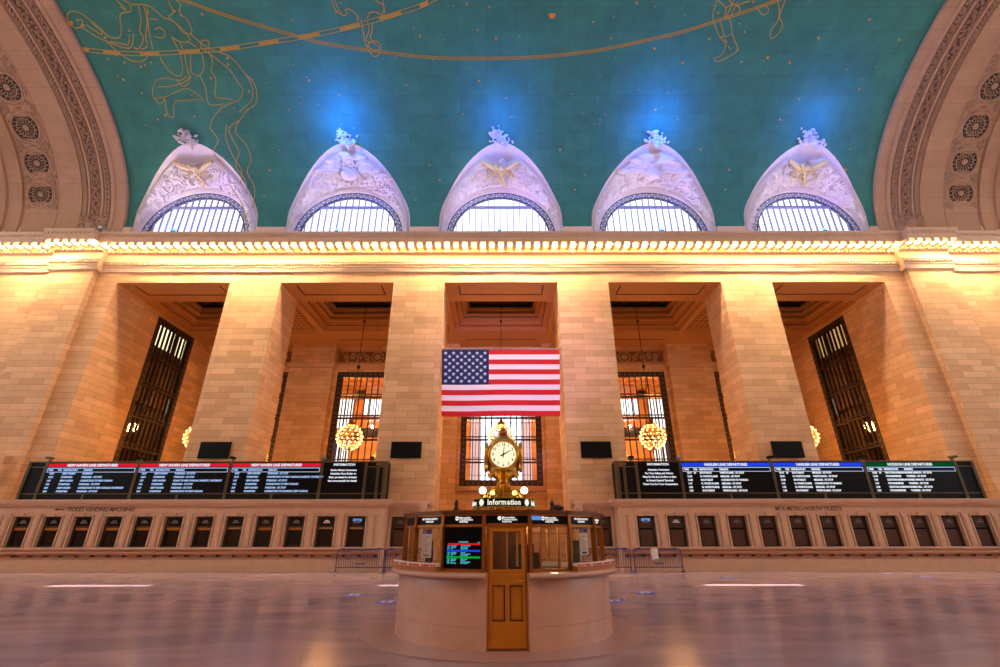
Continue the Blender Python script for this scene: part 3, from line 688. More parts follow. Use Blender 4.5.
# wall around the lunette glass
b = wall_back  # upper wall is opened below by rebuilding its mesh
me = wall_back.data; bm_ = MB(); bm_.box(-XE, XE, YP, YI, ZL, 21.2)
def upper(B, y0, y1):
    n = 32
    for k in range(-3, 3):
        x0 = k*BAY+RF if k > -3 else -XE; x1 = (k+1)*BAY-RF if k < 2 else XE
        B.box(x0, x1, y0, y1, 21.2, 34.5)
    for k in KS:
        x = k*BAY; pts = [(x-RF, ZC), (x-RF, 34.5), (x+RF, 34.5), (x+RF, ZC)]+[(x+RF*cos(PI*i/n), ZC+RF*sin(PI*i/n)) for i in range(1, n)]
        B.prism(pts, y0, y1, 'y')
upper(bm_, 28.86, 29.2)
tmp = bm_.build('wall_tmp', M['masonry']); wall_back.data = tmp.data; bpy.data.objects.remove(tmp); bpy.data.meshes.remove(me)
# north side of the vault: same lunettes, plain, closing the vault behind the viewer
b = MB(); sx = [-XE, -17.1, -13.35, -4.62, -.8, 7.7, 11.4, XE]
b.box(-XE, XE, -7, -6.5, 0, 13.13).box(-XE, XE, -7, -6.5, 13.6, 21.5)
for i in range(0, 8, 2): b.box(sx[i], sx[i+1], -7, -6.5, 13.13, 13.6)  # gaps left here are slots added to shape the sun strips on the floor
for k in range(-3, 3):
    x0 = k*BAY+RG if k > -3 else -XE; x1 = (k+1)*BAY-RG if k < 2 else XE; b.box(x0, x1, -7, -6.6, 21.5, 34.5)
for k in KS: b.box(k*BAY-RG, k*BAY+RG, -7, -6.6, 25.7, 34.5)
struct(b.build('wall_front', M['masonry']), 'stone wall behind the viewer')
for k in KS:
    xo = k*BAY; root = bpy.data.objects.new('window_%d' % (20+k), None); COL.objects.link(root); root.location = (xo, 0, 0); root['kind'] = 'structure'; root['label'] = 'lunette window behind the viewer'
    b = MB()
    def nb(u, v):
        p = surf(u, v); return (p.x, 2*C0-p.y, p.z)
    b.grid(nb, 40, 4); b.build('lunette_vault', M['plaster'], root)
    MB().box(-RG, RG, -6.7, -6.65, 21.3, 25.7).build('pane', M['northlight'], root)
    f = MB()
    for i in range(-7, 8): f.box(i*.48-.04, i*.48+.04, -6.64, -6.55, 21.3, 25.7)
    f.build('mullions', M['iron_bloom'], root)
MB().prism([(2*C0-y, z) for y, z in prof], -XE, XE).build('trim_2', M['stone'], kind='structure', label='cornice behind the viewer')
# end walls with tall arched windows
for s in (-1, 1):
    b = MB(); a, c_ = sorted((s*XE, s*(XE+.5))); ys = (.6, 11.1, 21.6)
    edges = [-7]+[e for y in ys for e in (y-3, y+3)]+[58]
    for i in range(0, len(edges), 2): b.box(a, c_, edges[i], edges[i+1], 0, 36)
    for y in ys: b.box(a, c_, y-3, y+3, 0, 6).box(a, c_, y-3, y+3, 23, 36)
    struct(b.build('wall_%s_end' % ('left' if s < 0 else 'right'), M['masonry']), 'far %s end wall of the concourse' % ('left' if s < 0 else 'right'))
    for j, y in enumerate(ys):
        w = bpy.data.objects.new('window_%d' % (30+j+(0 if s < 0 else 3)), None); COL.objects.link(w); w['kind'] = 'structure'; w['label'] = 'tall end window'
        a2, c2 = sorted((s*(XE+.2), s*(XE+.25))); MB().box(a2, c2, y-3, y+3, 6, 23).build('pane', M['northlight'], w)
        f = MB(); a3, c3 = sorted((s*(XE+.02), s*(XE+.15)))
        for i in range(9): f.box(a3, c3, y-3+i*.75-.06, y-3+i*.75+.06, 6, 23)
        for i in range(7): f.box(a3, c3, y-3, y+3, 6+i*2.8, 6.2+i*2.8)
        f.build('glazing_bars', M['iron'], w)

# ------------------------------------------------------------------ great end arches
OF = .18
for s in (-1, 1):
    side = 'left' if s < 0 else 'right'; rs_ = random.Random(5+s)
    root = bpy.data.objects.new('trim_%d' % (3 if s < 0 else 4), None); COL.objects.link(root); root['kind'] = 'structure'; root['label'] = 'carved stone arch at the %s end of the vault' % side
    P = lambda x, t, o_=0.: V(s*x, t, OF+o_)
    b = MB(); n = 90
    prf = [(28.0,-.3),(28.0,.0),(28.05,.06),(28.62,.06),(28.7,.0),(28.8,.0),(28.86,.08),(29.12,.08),(29.16,-.05),(29.66,-.05),(29.7,.1),(29.84,.1),(29.88,-.06),(30.62,-.06),(30.66,.1),(30.8,.1),(30.84,-.04),(31.3,-.04),(31.34,.06),
           (32.9,.06),(32.95,.0),(33.1,.0),(33.15,.05),(35.5,.05),(35.55,-.05),(35.7,-.05),(35.75,.12),(36.5,.12),(36.55,.0),(36.9,.0),(36.95,.15),(XE,.15)]
    b.grid(lambda u, v: P(prf[round(v*(len(prf)-1))][0], 180*u, prf[round(v*(len(prf)-1))][1]), n, len(prf)-1)
    b.build('arch_soffit', M['arch'], root)
    dk = MB(); re = MB(); TM = 92
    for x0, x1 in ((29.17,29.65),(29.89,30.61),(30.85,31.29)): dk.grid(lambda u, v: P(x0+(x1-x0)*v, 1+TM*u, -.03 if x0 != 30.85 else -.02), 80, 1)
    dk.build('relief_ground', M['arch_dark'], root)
    def bl(x, t, rx, rt, h, an=0., o_=.0, B=re):
        p = Vector(P(x, t, o_)); ex = Vector((1,0,0)); et = (Vector(P(x, t+.2, o_))-Vector(P(x, t-.2, o_))).normalized(); en = ex.cross(et)
        B.blob(p, (ex*cos(an)+et*sin(an), et*cos(an)-ex*sin(an), en), (rx, rt, h))
    t = 5.
    i = 0
    while t < TM:
        bl(29.3, t, .1, .16, .1, .6); bl(29.52, t, .1, .16, .1, -.6)
        if i % 2 == 0: bl(29.41, t+.45, .14, .13, .12)
        bl(31.0, t, .1, .2, .1, .7*s); bl(31.16, t+.5, .1, .18, .1, -.5*s)
        ph = i*.85
        bl(30.25+.2*sin(ph), t, .12, .16, .12, rs_.uniform(-1,1)); bl(30.25-.2*sin(ph), t+.4, .11, .15, .12, rs_.uniform(-1,1))
        if i % 4 == 0: bl(30.25, t, .12, .12, .16)
        bl(29.96, t, .06, .16, .08); bl(30.54, t+.3, .06, .16, .08)
        t += .85; i += 1
    for _ in range(90): bl(rs_.uniform(29.2, 31.3), rs_.uniform(2.4, 8.), rs_.uniform(.1,.22), rs_.uniform(.1,.22), .16, rs_.uniform(-1,1), .05)
    bl(30.3, 4.6, .42, .62, .3, 0, .1)
    re.build('carved_bands', M['arch_relief'], root, smooth=60)
    cor = MB()
    for j in range(7):
        tc = 16.4+10.3*j; xc = 34.37; loc = Vector(P(xc, tc, .05)); ex = Vector((1,0,0)); et = (Vector(P(xc, tc+.2))-Vector(P(xc, tc-.2))).normalized(); en = ex.cross(et)
        if (Vector((0, C0, Z0))-loc).dot(en) < 0: en = -en
        m = Matrix((ex, et, en)).transposed().to_4x4(); m.translation = loc
        fr, ro, gl = MB(), MB(), MB(); fr.xf = ro.xf = gl.xf = m
        oc = [(1.17*cos(PI/8+a*PI/4), 1.17*sin(PI/8+a*PI/4)) for a in range(8)]
        fr.tube([(x, y, .05) for x, y in oc], .07, 6, True); fr.tube([(.98*cos(a*PI/12), .98*sin(a*PI/12), .04) for a in range(24)], .09, 6, True)
        gl.add([(.9*cos(a*PI/12), .9*sin(a*PI/12), .02) for a in range(24)], [tuple(range(24))])
        for a in range(16):
            an = a*PI/8; c2, s2 = cos(an), sin(an)
            ro.blob((.46*c2, .46*s2, .05), ((c2,s2,0),(-s2,c2,0),(0,0,1)), (.2,.034,.05))
            ro.blob((.74*cos(an+.2), .74*sin(an+.2), .05), ((c2,s2,0),(-s2,c2,0),(0,0,1)), (.05,.08,.05))
        ro.ball((0,0,.05), (.23,.23,.1), 12, 6); ro.tube([(.62*cos(a*PI/12), .62*sin(a*PI/12), .05) for a in range(24)], .035, 5, True)
        o = gl.build('rosette', M['black_grille'], root); fr.build('rosette_frame', M['arch'], o, smooth=60); ro.build('rosette_petals', M['arch'], o, smooth=60)
        for q in (-1, 1):
            for g_ in (-1, 1):
                for e in range(7): bl(xc+q*rs_.uniform(.72,1.15), tc+g_*rs_.uniform(3.6, 5.1), .12, .2, .1, rs_.uniform(-1,1), .03, cor)
        bl(xc, tc+5.15, .3, .1, .1, 0, .04, cor)
    cor.build('corner_leaves', M['arch_relief'], root)
    # wall above the springing that carries the arch
    # (end face where arch meets teal vault is part of the soffit profile)

# ------------------------------------------------------------------ ticket counters
YT = 27.0; YR = 27.85; SPW = 1.64; W0 = 7.8; WW = .475
ORD = ['nearest the booth', 'second from the booth end', 'third from the booth end', 'fourth from the booth end', 'fifth from the booth end', 'sixth from the booth end', 'seventh from the booth end', 'eighth from the booth end', 'ninth from the booth end', 'tenth from the booth end', 'eleventh from the booth end', 'twelfth from the booth end', 'thirteenth, at the outer end']
def ticket_window(cx, y, label, grp, left, i, plain=False):
    t = thing('ticket_window', label, 'ticket window', (cx, y+.14, 1.17), 0, grp)
    f = MB(); H = 1.52
    for (a, c_) in ((-WW, -WW+.07), (WW-.07, WW)): f.box(a, c_, 0, .1, 0, H)
    f.box(-WW, WW, 0, .1, 0, .07).box(-WW, WW, 0, .1, H-.07, H).box(-WW, WW, -.02, .1, 1.0, 1.05)
    f.box(-WW+.1, -WW+.13, 0, .06, .07, H-.07).box(WW-.13, WW-.1, 0, .06, .07, H-.07)
    f.build('frame', M['iron'], t)
    if left:
        MB().box(-WW+.07, WW-.07, .07, .09, .07, 1.0).build('lower_pane', M['darkglass'], t)
        MB().box(-WW+.07, WW-.07, .06, .09, 1.05, H-.07).build('upper_pane', M['darkglass'], t)
        if i not in (0, 1, 4): MB().box(-WW+.14, WW-.14, -.02, .05, .83, .97).build('brass_bar', M['brass_dark'], t)
        else: MB().box(-WW+.12, WW-.12, -.02, .05, .88, .97).build('brass_bar', M['wood'], t)
    else:
        MB().box(-WW+.07, WW-.07, .05, .09, .07, 1.0).box(-WW+.16, WW-.16, .03, .06, .15, .8).build('lower_shutter', M['shutter'], t)
        MB().box(-WW+.07, WW-.07, .06, .09, 1.05, H-.07).build('upper_pane', M['shutter'], t)
        MB().box(-WW+.12, WW-.12, .02, .07, .84, .93).build('slot', M['black'], t)
    p = MB(); p.box(-.1, .12, -.05, -.02, 1.27, 1.33).box(-.17, .19, -.05, -.02, 1.18, 1.25)
    p.build('sign_plate', M['ink'] if i != 1 else M['paper'], t)
    MB().ball((0, -.02, H+.02), (.06, .05, .07), 8, 5).tube([(0,-.02,H-.05),(0,-.02,H-.2)], .012, 4).build('lamp_boss', M['iron'], t)
    if i == 0 and not plain: MB().box(-.22, .25, -.045, -.03, 1.26, 1.4).build('screen', M['t_sky'], t)
    return t
for s in (-1, 1):
    side = 'left' if s < 0 else 'right'
    root = bpy.data.objects.new('ticket_counter', None); COL.objects.link(root); root['kind'] = 'structure'; root['label'] = 'long carved stone ticket counter on the %s under the departure board' % side
    def bx(B, a, c_, *r):
        p, q = sorted((s*a, s*c_)); return B.box(p, q, *r)
    IN = 6.33; NW = 18
    def section(B, rails, x0, x1, y, centers, cap):
        bx(B, x0, x1, y-.12, 28.31, 0, .32); bx(B, x0, x1, y-.05, 28.31, .32, .6); bx(B, x0, x1, y+.06, 28.31, .6, .64); bx(B, x0, x1, y-.04, 28.31, .64, .7); bx(B, x0, x1, y+.02, 28.31, .7, 1.02)
        bx(B, x0, x1, y-.2, 28.31, 1.08, 1.17); bx(B, x0, x1, y-.12, 28.31, 1.02, 1.08)
        bx(B, x0, x1, y, 28.31, 2.78, 3.5)
        edges = [x0]+[e for c_ in centers for e in (c_-WW-.02, c_+WW+.02)]+[x1]
        for i in range(0, len(edges), 2): bx(B, edges[i], edges[i+1], y+.02, 28.31, 1.17, 2.79)
        for c_ in centers:
            bx(B, c_-WW-.02, c_+WW+.02, y+.3, 28.31, 1.17, 2.79); bx(B, c_-WW-.02, c_+WW+.02, y+.02, y+.32, 2.70, 2.79)
            for q in (-1, 1):
                a, d = sorted((c_+q*(WW+.02), c_+q*(WW+.1))); bx(B, a, d, y-.05, y+.03, 1.17, 2.74)
            bx(B, c_-WW-.1, c_+WW+.1, y-.05, y+.03, 2.7, 2.79); bx(B, c_-.07, c_+.07, y-.1, y+.03, 2.72, 2.9)
        mids = [(a+c_)/2 for a, c_ in zip(centers, centers[1:])]
        for m_ in mids:
            bx(B, m_-.17, m_+.17, y-.06, y+.03, 1.17, 2.74); bx(B, m_-.11, m_+.11, y-.1, y+.03, 1.25, 2.66); bx(B, m_-.2, m_+.2, y-.09, y+.03, 2.74, 2.84)
        # entablature mouldings and cornice
        for (pr, z0, z1) in ((.06,2.84,2.92),(.1,3.16,3.24),(.2,3.24,3.34),(.3,3.34,3.44),(.34,3.44,3.54)): bx(B, x0-(pr if cap else 0), x1, y-pr, 28.31, z0, z1)
        return mids
    cs = [W0+i*SPW for i in range(NW)]
    b = MB(); section(b, None, IN, XE-.2, YT, cs, True)
    bx(b, IN, IN+.35, YT-.06, YT+.03, 1.17, 2.8); bx(b, IN+.5, IN+.85, YT-.06, YT+.03, 1.17, 2.8); bx(b, IN-.03, IN+.9, YT-.1, YT+.03, 2.72, 2.84)
    b.build('counter_body', M['counter'], root)
    b = MB(); section(b, None, 4.3, IN, YR, [5.62], True); bx(b, 4.2, 4.5, YR-.3, 28.3, 2.84, 3.1); bx(b, 4.1, 4.5, YR-.36, 28.3, 3.1, 3.52)
    for j in range(12): bx(b, 4.5+j*.14, 4.58+j*.14, YR-.16, YR, 3.0, 3.14)
    b.build('recessed_bay', M['counter'], root)
    # round shelf rail and bosses under the ledge
    rl = MB(); bo = MB(); x1 = XE-4
    pts = [(s*(IN+.15), YT-.17, .9), (s*x1, YT-.17, .9)]; rl.tube(pts, .11, 8); rl.tube([(s*4.4, YR-.15, .9), (s*(IN-.1), YR-.15, .9)], .1, 8)
    j = 0; x = IN+.25
    while x < x1:
        bo.box(s*x-.05, s*x+.05, YT-.2, YT+.03, .74, .86); bo.ball((s*x, YT-.17, .77), (.1,.09,.07), 8, 5); x += SPW/2
    for x in (4.7, 5.62): bo.ball((s*x, YR-.15, .77), (.1,.09,.07), 8, 5)
    rl.build('shelf_rail', M['brass_dark'] if False else mat('rail bronze '+side, rgb(176,120,84), .45, .2, noise_amt=.15, nscale=4), root, smooth=50); bo.build('rail_boss', M['iron'], root, smooth=50)
    tx = MB()
    if s < 0: tx.text('TICKET VENDING MACHINES', -23.6, 2.955, .28, YT-.005, sx=1.0, bold=.006); tx.box(-24.2, -23.75, YT-.01, YT+.01, 3.02, 3.07).prism([(-24.32,3.045),(-24.12,3.11),(-24.12,2.98)], YT-.01, YT+.01, 'y')
    else: tx.text('MTA METRO-NORTH TICKETS', 14.9, 2.955, .28, YT-.005, sx=.95, bold=.006)
    tx.build('lettering', M['engraved'], root)
    for i, c_ in enumerate(cs):
        o = ORD[i] if i < 12 else ORD[12]
        if i > 11: break
        lb = ('dark glazed ticket window with brass bar in left counter, ' if s < 0 else 'brown shuttered ticket window in right counter, ')+o
        ticket_window(s*c_, YT, lb, 'ticket windows in the %s counter' % side, s < 0, i)
    ticket_window(s*5.62, YR, 'brown ticket window in the recessed bay %s of the booth' % side, 'ticket windows beside the booth', False, 3, True)

# ------------------------------------------------------------------ departure boards
YD = 27.3
import itertools
NH = (['TIME','12:07','12:34','1:07','1:34','2:07','2:34'], ['TRK','','','','','',''], ['DESTINATION','NEW HAVEN','STAMFORD','NEW HAVEN','STAMFORD','NEW HAVEN','STAMFORD'])
HL = (['TIME','12:19','12:25','12:48','1:19','1:25','1:48'], ['TRK','24','','','','',''], ['DESTINATION','SOUTHEAST','N. WHITE PLAINS','SOUTHEAST','N. WHITE PLAINS','N. WHITE PLAINS','SOUTHEAST'])
HD = (['TIME','12:20','12:43','1:20','1:43','2:20','2:43'], ['TRK','35','','','','',''], ['DESTINATION','CROTON-HARMON','POUGHKEEPSIE','CROTON-HARMON','POUGHKEEPSIE','CROTON-HARMON','POUGHKEEPSIE'])
RN = [['REMARKS','HARRISON','FORDHAM - 1ST STOP','CONNECTION TO NEW CANAAN','FORDHAM - 1ST STOP','CONNECTION TO NEW CANAAN, WATERBURY','FORDHAM - 1ST STOP'],
      ['REMARKS','FORDHAM - 1ST STOP','FORDHAM - 1ST STOP','CONN. TO NEW CANAAN, DANBURY, WATERBURY','FORDHAM - 1ST STOP','FORDHAM - 1ST STOP','CONNECTION TO NEW CANAAN'],
      ['REMARKS','FORDHAM - 1ST STOP','CONNECTION TO NEW CANAAN, DANBURY, WATERBURY','FORDHAM - 1ST STOP','CONNECTION TO NEW CANAAN','FORDHAM - 1ST STOP','CONNECTION TO DANBURY, NEW CANAAN']]
RH = [['REMARKS','WHITE PLAINS - 1ST STOP','MELROSE - 1ST STOP','CONNECTION TO WASSAIC','MELROSE - 1ST STOP','MELROSE - 1ST STOP','WHITE PLAINS - 1ST STOP'],
      ['REMARKS','MELROSE - 1ST STOP','WHITE PLAINS - 1ST STOP','MELROSE - 1ST STOP','CONNECTION TO WASSAIC','MELROSE - 1ST STOP','WHITE PLAINS - 1ST STOP'],
      ['REMARKS','MORRIS HEIGHTS - 1ST STOP','YONKERS - 1ST STOP','MORRIS HEIGHTS - 1ST STOP','YONKERS - 1ST STOP','MARBLE HILL - 1ST STOP','YONKERS - 1ST STOP']]
ROWZ = [5.09, 4.9, 4.71, 4.515, 4.325, 4.13, 3.945]
def screen(t, x0, x1, title, bar, cols, rem):
    f = YD-.01
    sc_ = MB().box(x0+.07, x1-.07, f, YD+.1, 3.92, 5.56).build('screen', M['screen'], t)
    MB().box(x0+.1, x1-.1, f-.012, f, 5.33, 5.52).build('title_bar', bar, sc_)
    MB().text(title, (x0+x1)/2, 5.355, .2, f-.016, 'CENTER', bold=.006).build('title_lettering', M['t_white'], sc_)
    h = MB(); h.box(x0+.12, x1-.12, f-.012, f, 5.24, 5.28).box(x0+.12, x1-.12, f-.012, f, 5.03, 5.06).box(x0+.12, x0+.15, f-.012, f, 5.03, 5.28).box(x1-.15, x1-.12, f-.012, f, 5.03, 5.28)
    h.build('header_rule', M['t_blue'], sc_)
    for r_ in range(7):
        tx = MB()
        for col, dx in zip(list(cols)+[rem], (.2, .72, 1.05, 2.2)):
            body = col[r_]
            if body: tx.text(body, x0+dx+(.12 if r_ and dx < .3 else 0), ROWZ[r_]+.02, .135, f-.012, bold=.006, sx=.92 if dx < 2 else .86)
        tx.build('timetable_row', M['t_blue'] if bar is M['t_red'] else M['t_white'], sc_)
PX = [25.88, 20.66, 15.4, 10.18, 7.68]       # panel edges, mirrored left and right
for s in (-1, 1):
    side = 'left' if s < 0 else 'right'
    t = thing('departure_board', 'long black departure board above the %s ticket counter with %s title strips' % (side, 'red' if s < 0 else 'blue and green'), 'departure board', (0, 0, 0))
    def bx(B, a, c_, *r):
        p, q = sorted((s*a, s*c_)); return B.box(p, q, *r)
    b = MB(); bx(b, 6.5, 26.95, YD+.02, YD+.62, 3.545, 5.58); bx(b, 6.42, 6.5, YD+.08, YD+.55, 3.545, 5.5); b.build('casing', M['casing'], t)
    f = MB()
    for xx in PX+[6.62, 26.85, 7.2*0+6.98]:
        bx(f, xx-.07, xx-.02, YD-.05, YD+.03, 3.545, 5.6); bx(f, xx+.02, xx+.07, YD-.05, YD+.03, 3.545, 5.6)
    bx(f, 6.5, 26.95, YD-.03, YD+.03, 3.86, 3.9); bx(f, 6.5, 7.68, YD-.03, YD+.03, 5.3, 5.34); bx(f, 25.9, 26.95, YD-.03, YD+.03, 5.3, 5.34)
    bx(f, 6.45, 26.98, YD-.03, YD+.65, 5.58, 5.63)
    for a, c_ in zip(PX[1:4], PX[:3]): m_ = (a+c_)/2; bx(f, m_-.06, m_-.02, YD-.03, YD+.03, 3.545, 3.86); bx(f, m_+.02, m_+.06, YD-.03, YD+.03, 3.545, 3.86)
    f.build('frame', M['olive'], t)
    e = MB(); bx(e, 6.4, 6.98, YD-.02, YD+.02, 3.545, 5.6) if False else None
    b = MB(); bx(b, 6.44, 6.56, YD-.02, YD+.6, 3.55, 5.56); bx(b, 6.66, 6.94, YD-.02, YD+.02, 5.36, 5.56); b.build('end_panel', M['olive'], t)
    b = MB(); bx(b, 6.86, 6.9, YD-.03, YD-.02, 5.43, 5.49); bx(b, 6.98, 7.12, YD-.01, YD+.01, 5.44, 5.5); b.build('indicator', M['amber'] if False else mat('amber mark '+side, rgb(200,120,40), .6), t)
    if s < 0:
        for i in range(3): screen(t, -PX[i], -PX[i+1], 'NEW HAVEN LINE DEPARTURES', M['t_red'], NH, RN[i])
        info = ['INFORMATION', 'During Month Customers', 'Schedules Now Similar to', 'Being provided for all trains', 'See www.mta.info for details']
    else:
        for i, (ti, bar, cols) in enumerate((('HARLEM LINE DEPARTURES', M['t_bar_blue'], HL), ('HARLEM LINE DEPARTURES', M['t_bar_blue'], HL), ('HUDSON LINE DEPARTURES', M['t_green'], HD))):
            screen(t, PX[3-i], PX[2-i], ti, bar, cols, RH[i])
        info = ['INFORMATION', 'Attention Customers', 'For Your Safety and Others', 'Please Do Not sit on the Floor or Stairs', 'In Grand Central Terminal', 'Thank You For Your Cooperation']
    p, q = sorted((s*10.18, s*7.68))
    sc_ = MB().box(p+.07, q-.07, YD-.01, YD+.1, 3.92, 5.56).build('information_screen', M['screen'], t)
    for i, l in enumerate(info):
        tx = MB(); tx.text(l, (p+q)/2, 5.38 if i == 0 else 5.29-.195*i, .18 if i == 0 else .14, YD-.022, 'CENTER', bold=.005, sx=1. if i != 3 or s < 0 else .82)
        tx.build('information_line', M['t_white'], sc_)
    cams = [25.88, 20.66, 15.4, 10.18, 7.4]
    for i, xx in enumerate(cams):
        kind = 'round' if i == 3 else ('bracketed' if i in (0, 2) else 'small')
        c_ = thing('security_camera', '%s camera on the %s departure board, %s' % (kind, side, ('at its outer end','above the second post from its outer end','above the third post from its outer end','beside its information screen','at its booth end')[i]), 'camera', (s*xx, YD+.1, 5.63), 0, 'cameras on the departure boards')
        MB().box(-.05, .05, -.05, .05, 0, .16).box(-.1,.1,-.08,.08,0,.03).build('bracket', M['olive'], c_)
        if i == 3: MB().ball((0,-.06,.16), .14, 10, 6).build('housing', M['grey'], c_, smooth=60)
        else: MB().box(-.08, .16*s+.0 if s > 0 else .08, -.28, .12, .14, .26).tube([(0,-.28,.2),(0,-.34,.2)], .06, 8).build('housing', M['casing'] if i else M['olive'], c_)

# wall monitors on the piers
for x, lb in ((-17.05, 'black blank monitor on the pier left of the left chandelier'), (-5.65, 'black blank monitor on the pier just left of the flag'), (5.65, 'black blank monitor on the pier just right of the flag'), (17.05, 'black blank monitor on the pier right of the right chandelier')):
    t = thing('wall_monitor', lb, 'monitor', (x, YP-.1, 6.4), 0, 'monitors on the piers')
    MB().box(-.9, .9, -.12, 0, -.48, .48).build('casing', M['casing'], t); MB().box(-.85, .85, -.125, -.12, -.43, .43).build('screen', M['screen'], t); MB().box(-.2,.2,0,.1,-.2,.2).build('bracket', M['iron'], t)

# ------------------------------------------------------------------ flag
t = thing('flag', 'large red, white and blue flag with stars hung across the centre opening', 'flag', (0, 28.45, 12.95))
W, H = 7.72, 4.42; x0 = -W/2-.02
def wave(u, v): return -.05+.06*sin(u*9)*v+.05*sin(u*4+1)*v
red, wh = MB(), MB()
for i in range(13):
    a, c_ = i/13, (i+1)/13
    def sg(u, v):
        vv = a+(c_-a)*v; uu = u0+(1-u0)*u
        return (x0+W*uu+ (uu-.5)*-.37*vv, wave(uu, vv), -.05-H*vv)
    u0 = .4 if i < 7 else 0.
    (red if i % 2 == 0 else wh).grid(sg, 40, 2)
red.build('red_stripes', M['red'], t, smooth=60); wh.build('white_stripes', M['white'], t, smooth=60)
ca = MB(); ca.grid(lambda u, v: (x0+W*.4*u+(.4*u-.5)*-.37*v*7/13, wave(.4*u, v*7/13), -.05-H*7/13*v), 16, 10); co = ca.build('canton', M['navy'], t)
st = MB()
for r_ in range(9):
    for c_ in range(6 if r_ % 2 == 0 else 5):
        uu = .4*((c_*2+1+(r_ % 2))/12); vv = 7/13*((r_+1)/10); px_, pz_ = x0+W*uu+(uu-.5)*-.37*vv, -.05-H*vv
        pts = [(px_+(.145 if j % 2 == 0 else .058)*sin(j*PI/5), wave(uu, vv)-.012, pz_+(.145 if j % 2 == 0 else .058)*cos(j*PI/5)) for j in range(10)]; st.add(pts, [tuple(range(10))])
st.build('stars', mat('pale star cloth', rgb(180,200,235), .8), co)
MB().tube([(-3.94, 0, 0), (3.94, 0, 0)], .05, 8).build('pole', M['grey'], t)

# ------------------------------------------------------------------ chandeliers
CL = {-2: 'ball chandelier of bulbs half hidden behind the left monitor pier', -1: 'ball chandelier of gold bulbs in the opening left of the flag', 0: 'ball chandelier of bulbs hanging behind the clock and flag', 1: 'ball chandelier of gold bulbs in the opening right of the flag', 2: 'ball chandelier of bulbs half hidden behind the right monitor pier'}
c0 = thing('chandelier', CL[-2], 'chandelier', (-2*BAY, 35.2, 8.5), 0, 'ball chandeliers in the alcove bays')
b = MB().tube([(0,0,1.1),(0,0,10.95)], .03, 6); b.ball((0,0,9.6), .12, 8, 6); b.ball((0,0,5.6), (.14,.14,.18), 8, 6); b.build('rod', M['iron'], c0, smooth=60)
b = MB().lathe([(0,1.4),(.1,1.35),(.16,1.15),(.3,1.0),(.36,.88),(.3,.8),(0,.8)], 14); b.build('crown', M['gold'], c0, smooth=60)
b = MB()
rings = [(z*.88, r*.88) for z, r in ((1.0, .26), (.88, .52), (.66, .74), (.42, .9), (.1, 1.0), (-.2, .98), (-.46, .88), (-.7, .7), (-.9, .42))]
for z, r in rings: b.tube([(r*.93*cos(a*PI/10), r*.93*sin(a*PI/10), z*.96) for a in range(20)], .03, 5, True)
for a in range(8): b.tube([(sin(q*PI/12)*.84*cos(a*PI/4), sin(q*PI/12)*.84*sin(a*PI/4), cos(q*PI/12)*.86) for q in range(13)], .022, 4)
b.build('cage', M['brass_dark'], c0, smooth=60)
MB().lathe([(0,-.98),(.12,-.93),(.26,-.85),(.3,-.78),(.2,-.7),(0,-.68)], 12).build('finial', M['gold'], c0, smooth=60)
first = None; nb_ = [5, 8, 11, 13, 14, 14, 13, 11, 7]
for (z, r), n in zip(rings, nb_):
    for a in range(n):
        an = 2*PI*a/n+z*3; lo = (r*1.06*cos(an), r*1.06*sin(an), z*1.06)
        if first is None: first = MB().ball((0,0,0), .075, 6, 4).build('bulb', M['chand'], c0, lo, smooth=80)
        else: o = first.copy(); COL.objects.link(o); o.parent = c0; o.location = lo
for k in (-1, 0, 1, 2): dup(c0, (k*BAY, 35.2, 8.5), CL[k])

# ------------------------------------------------------------------ blue floodlights on the cornice
FL = {-2:'first', -1:'second', 0:'third', 1:'fourth', 2:'fifth'}
for k in KS:
    t = thing('floodlight', 'small blue lit floodlight on the cornice under the %s lunette from the left' % FL[k], 'floodlight', (k*BAY-.1, 27.05, 21.2), 0, 'floodlights on the cornice')
    MB().box(-.12,.12,-.1,.14,.02,.1).box(-.03,.03,-.03,.03,0,.12).build('bracket', M['iron'], t); MB().ball((0,0,.2), (.13,.12,.13), 10, 6).build('lens', M['bluelens'], t, smooth=60)
t = thing('floodlight', 'small white floodlight at the left corner of the cornice break', 'floodlight', (-27.75, 26.7, 21.2)); MB().box(-.16,.2,-.1,.1,.0,.22).build('housing', M['grey'], t); MB().ball((0,-.1,.15), (.14,.06,.1), 8, 5).build('lens', M['paper'], t)

# ------------------------------------------------------------------ crowd barriers
BL = {0:'blue crowd barrier beside the left counter, outer one', 1:'blue crowd barrier left of the booth, partly behind it', 2:'blue crowd barrier right of the booth, partly behind it', 3:'blue crowd barrier with a white paper, right of the booth'}
t0 = thing('crowd_barrier', BL[0], 'barrier', (-7.15, 26.2, 0), 0, 'crowd barriers beside the booth')
b = MB(); b.tube([(-1.2,0,.06),(-1.2,0,1.02),(-1.12,0,1.1),(1.12,0,1.1),(1.2,0,1.02),(1.2,0,.06)], .026, 6); b.tube([(-1.2,0,.25),(1.2,0,.25)], .022, 6); b.build('rail_frame', M['barrier'], t0)
b = MB()
for i in range(19): b.tube([(-1.08+i*.12,0,.25),(-1.08+i*.12,0,1.1)], .011, 5)
b.box(-.25,.25,-.015,.015,.4,.44)
b.build('upright_bars', M['barrier'], t0)
for x in (-1.2, 1.2): MB().tube([(x,-.3,.03),(x,-.2,.07),(x,.2,.07),(x,.3,.03)], .024, 6).build('foot', M['barrier'], t0)
MB().box(-1.0,-.85,-.03,.03,1.07,1.15).box(.85,1.0,-.03,.03,1.07,1.15).build('clasp', M['blue'], t0)
for i, x in ((1, -4.68), (2, 5.35), (3, 7.95)): dup(t0, (x, 26.2, 0), BL[i])
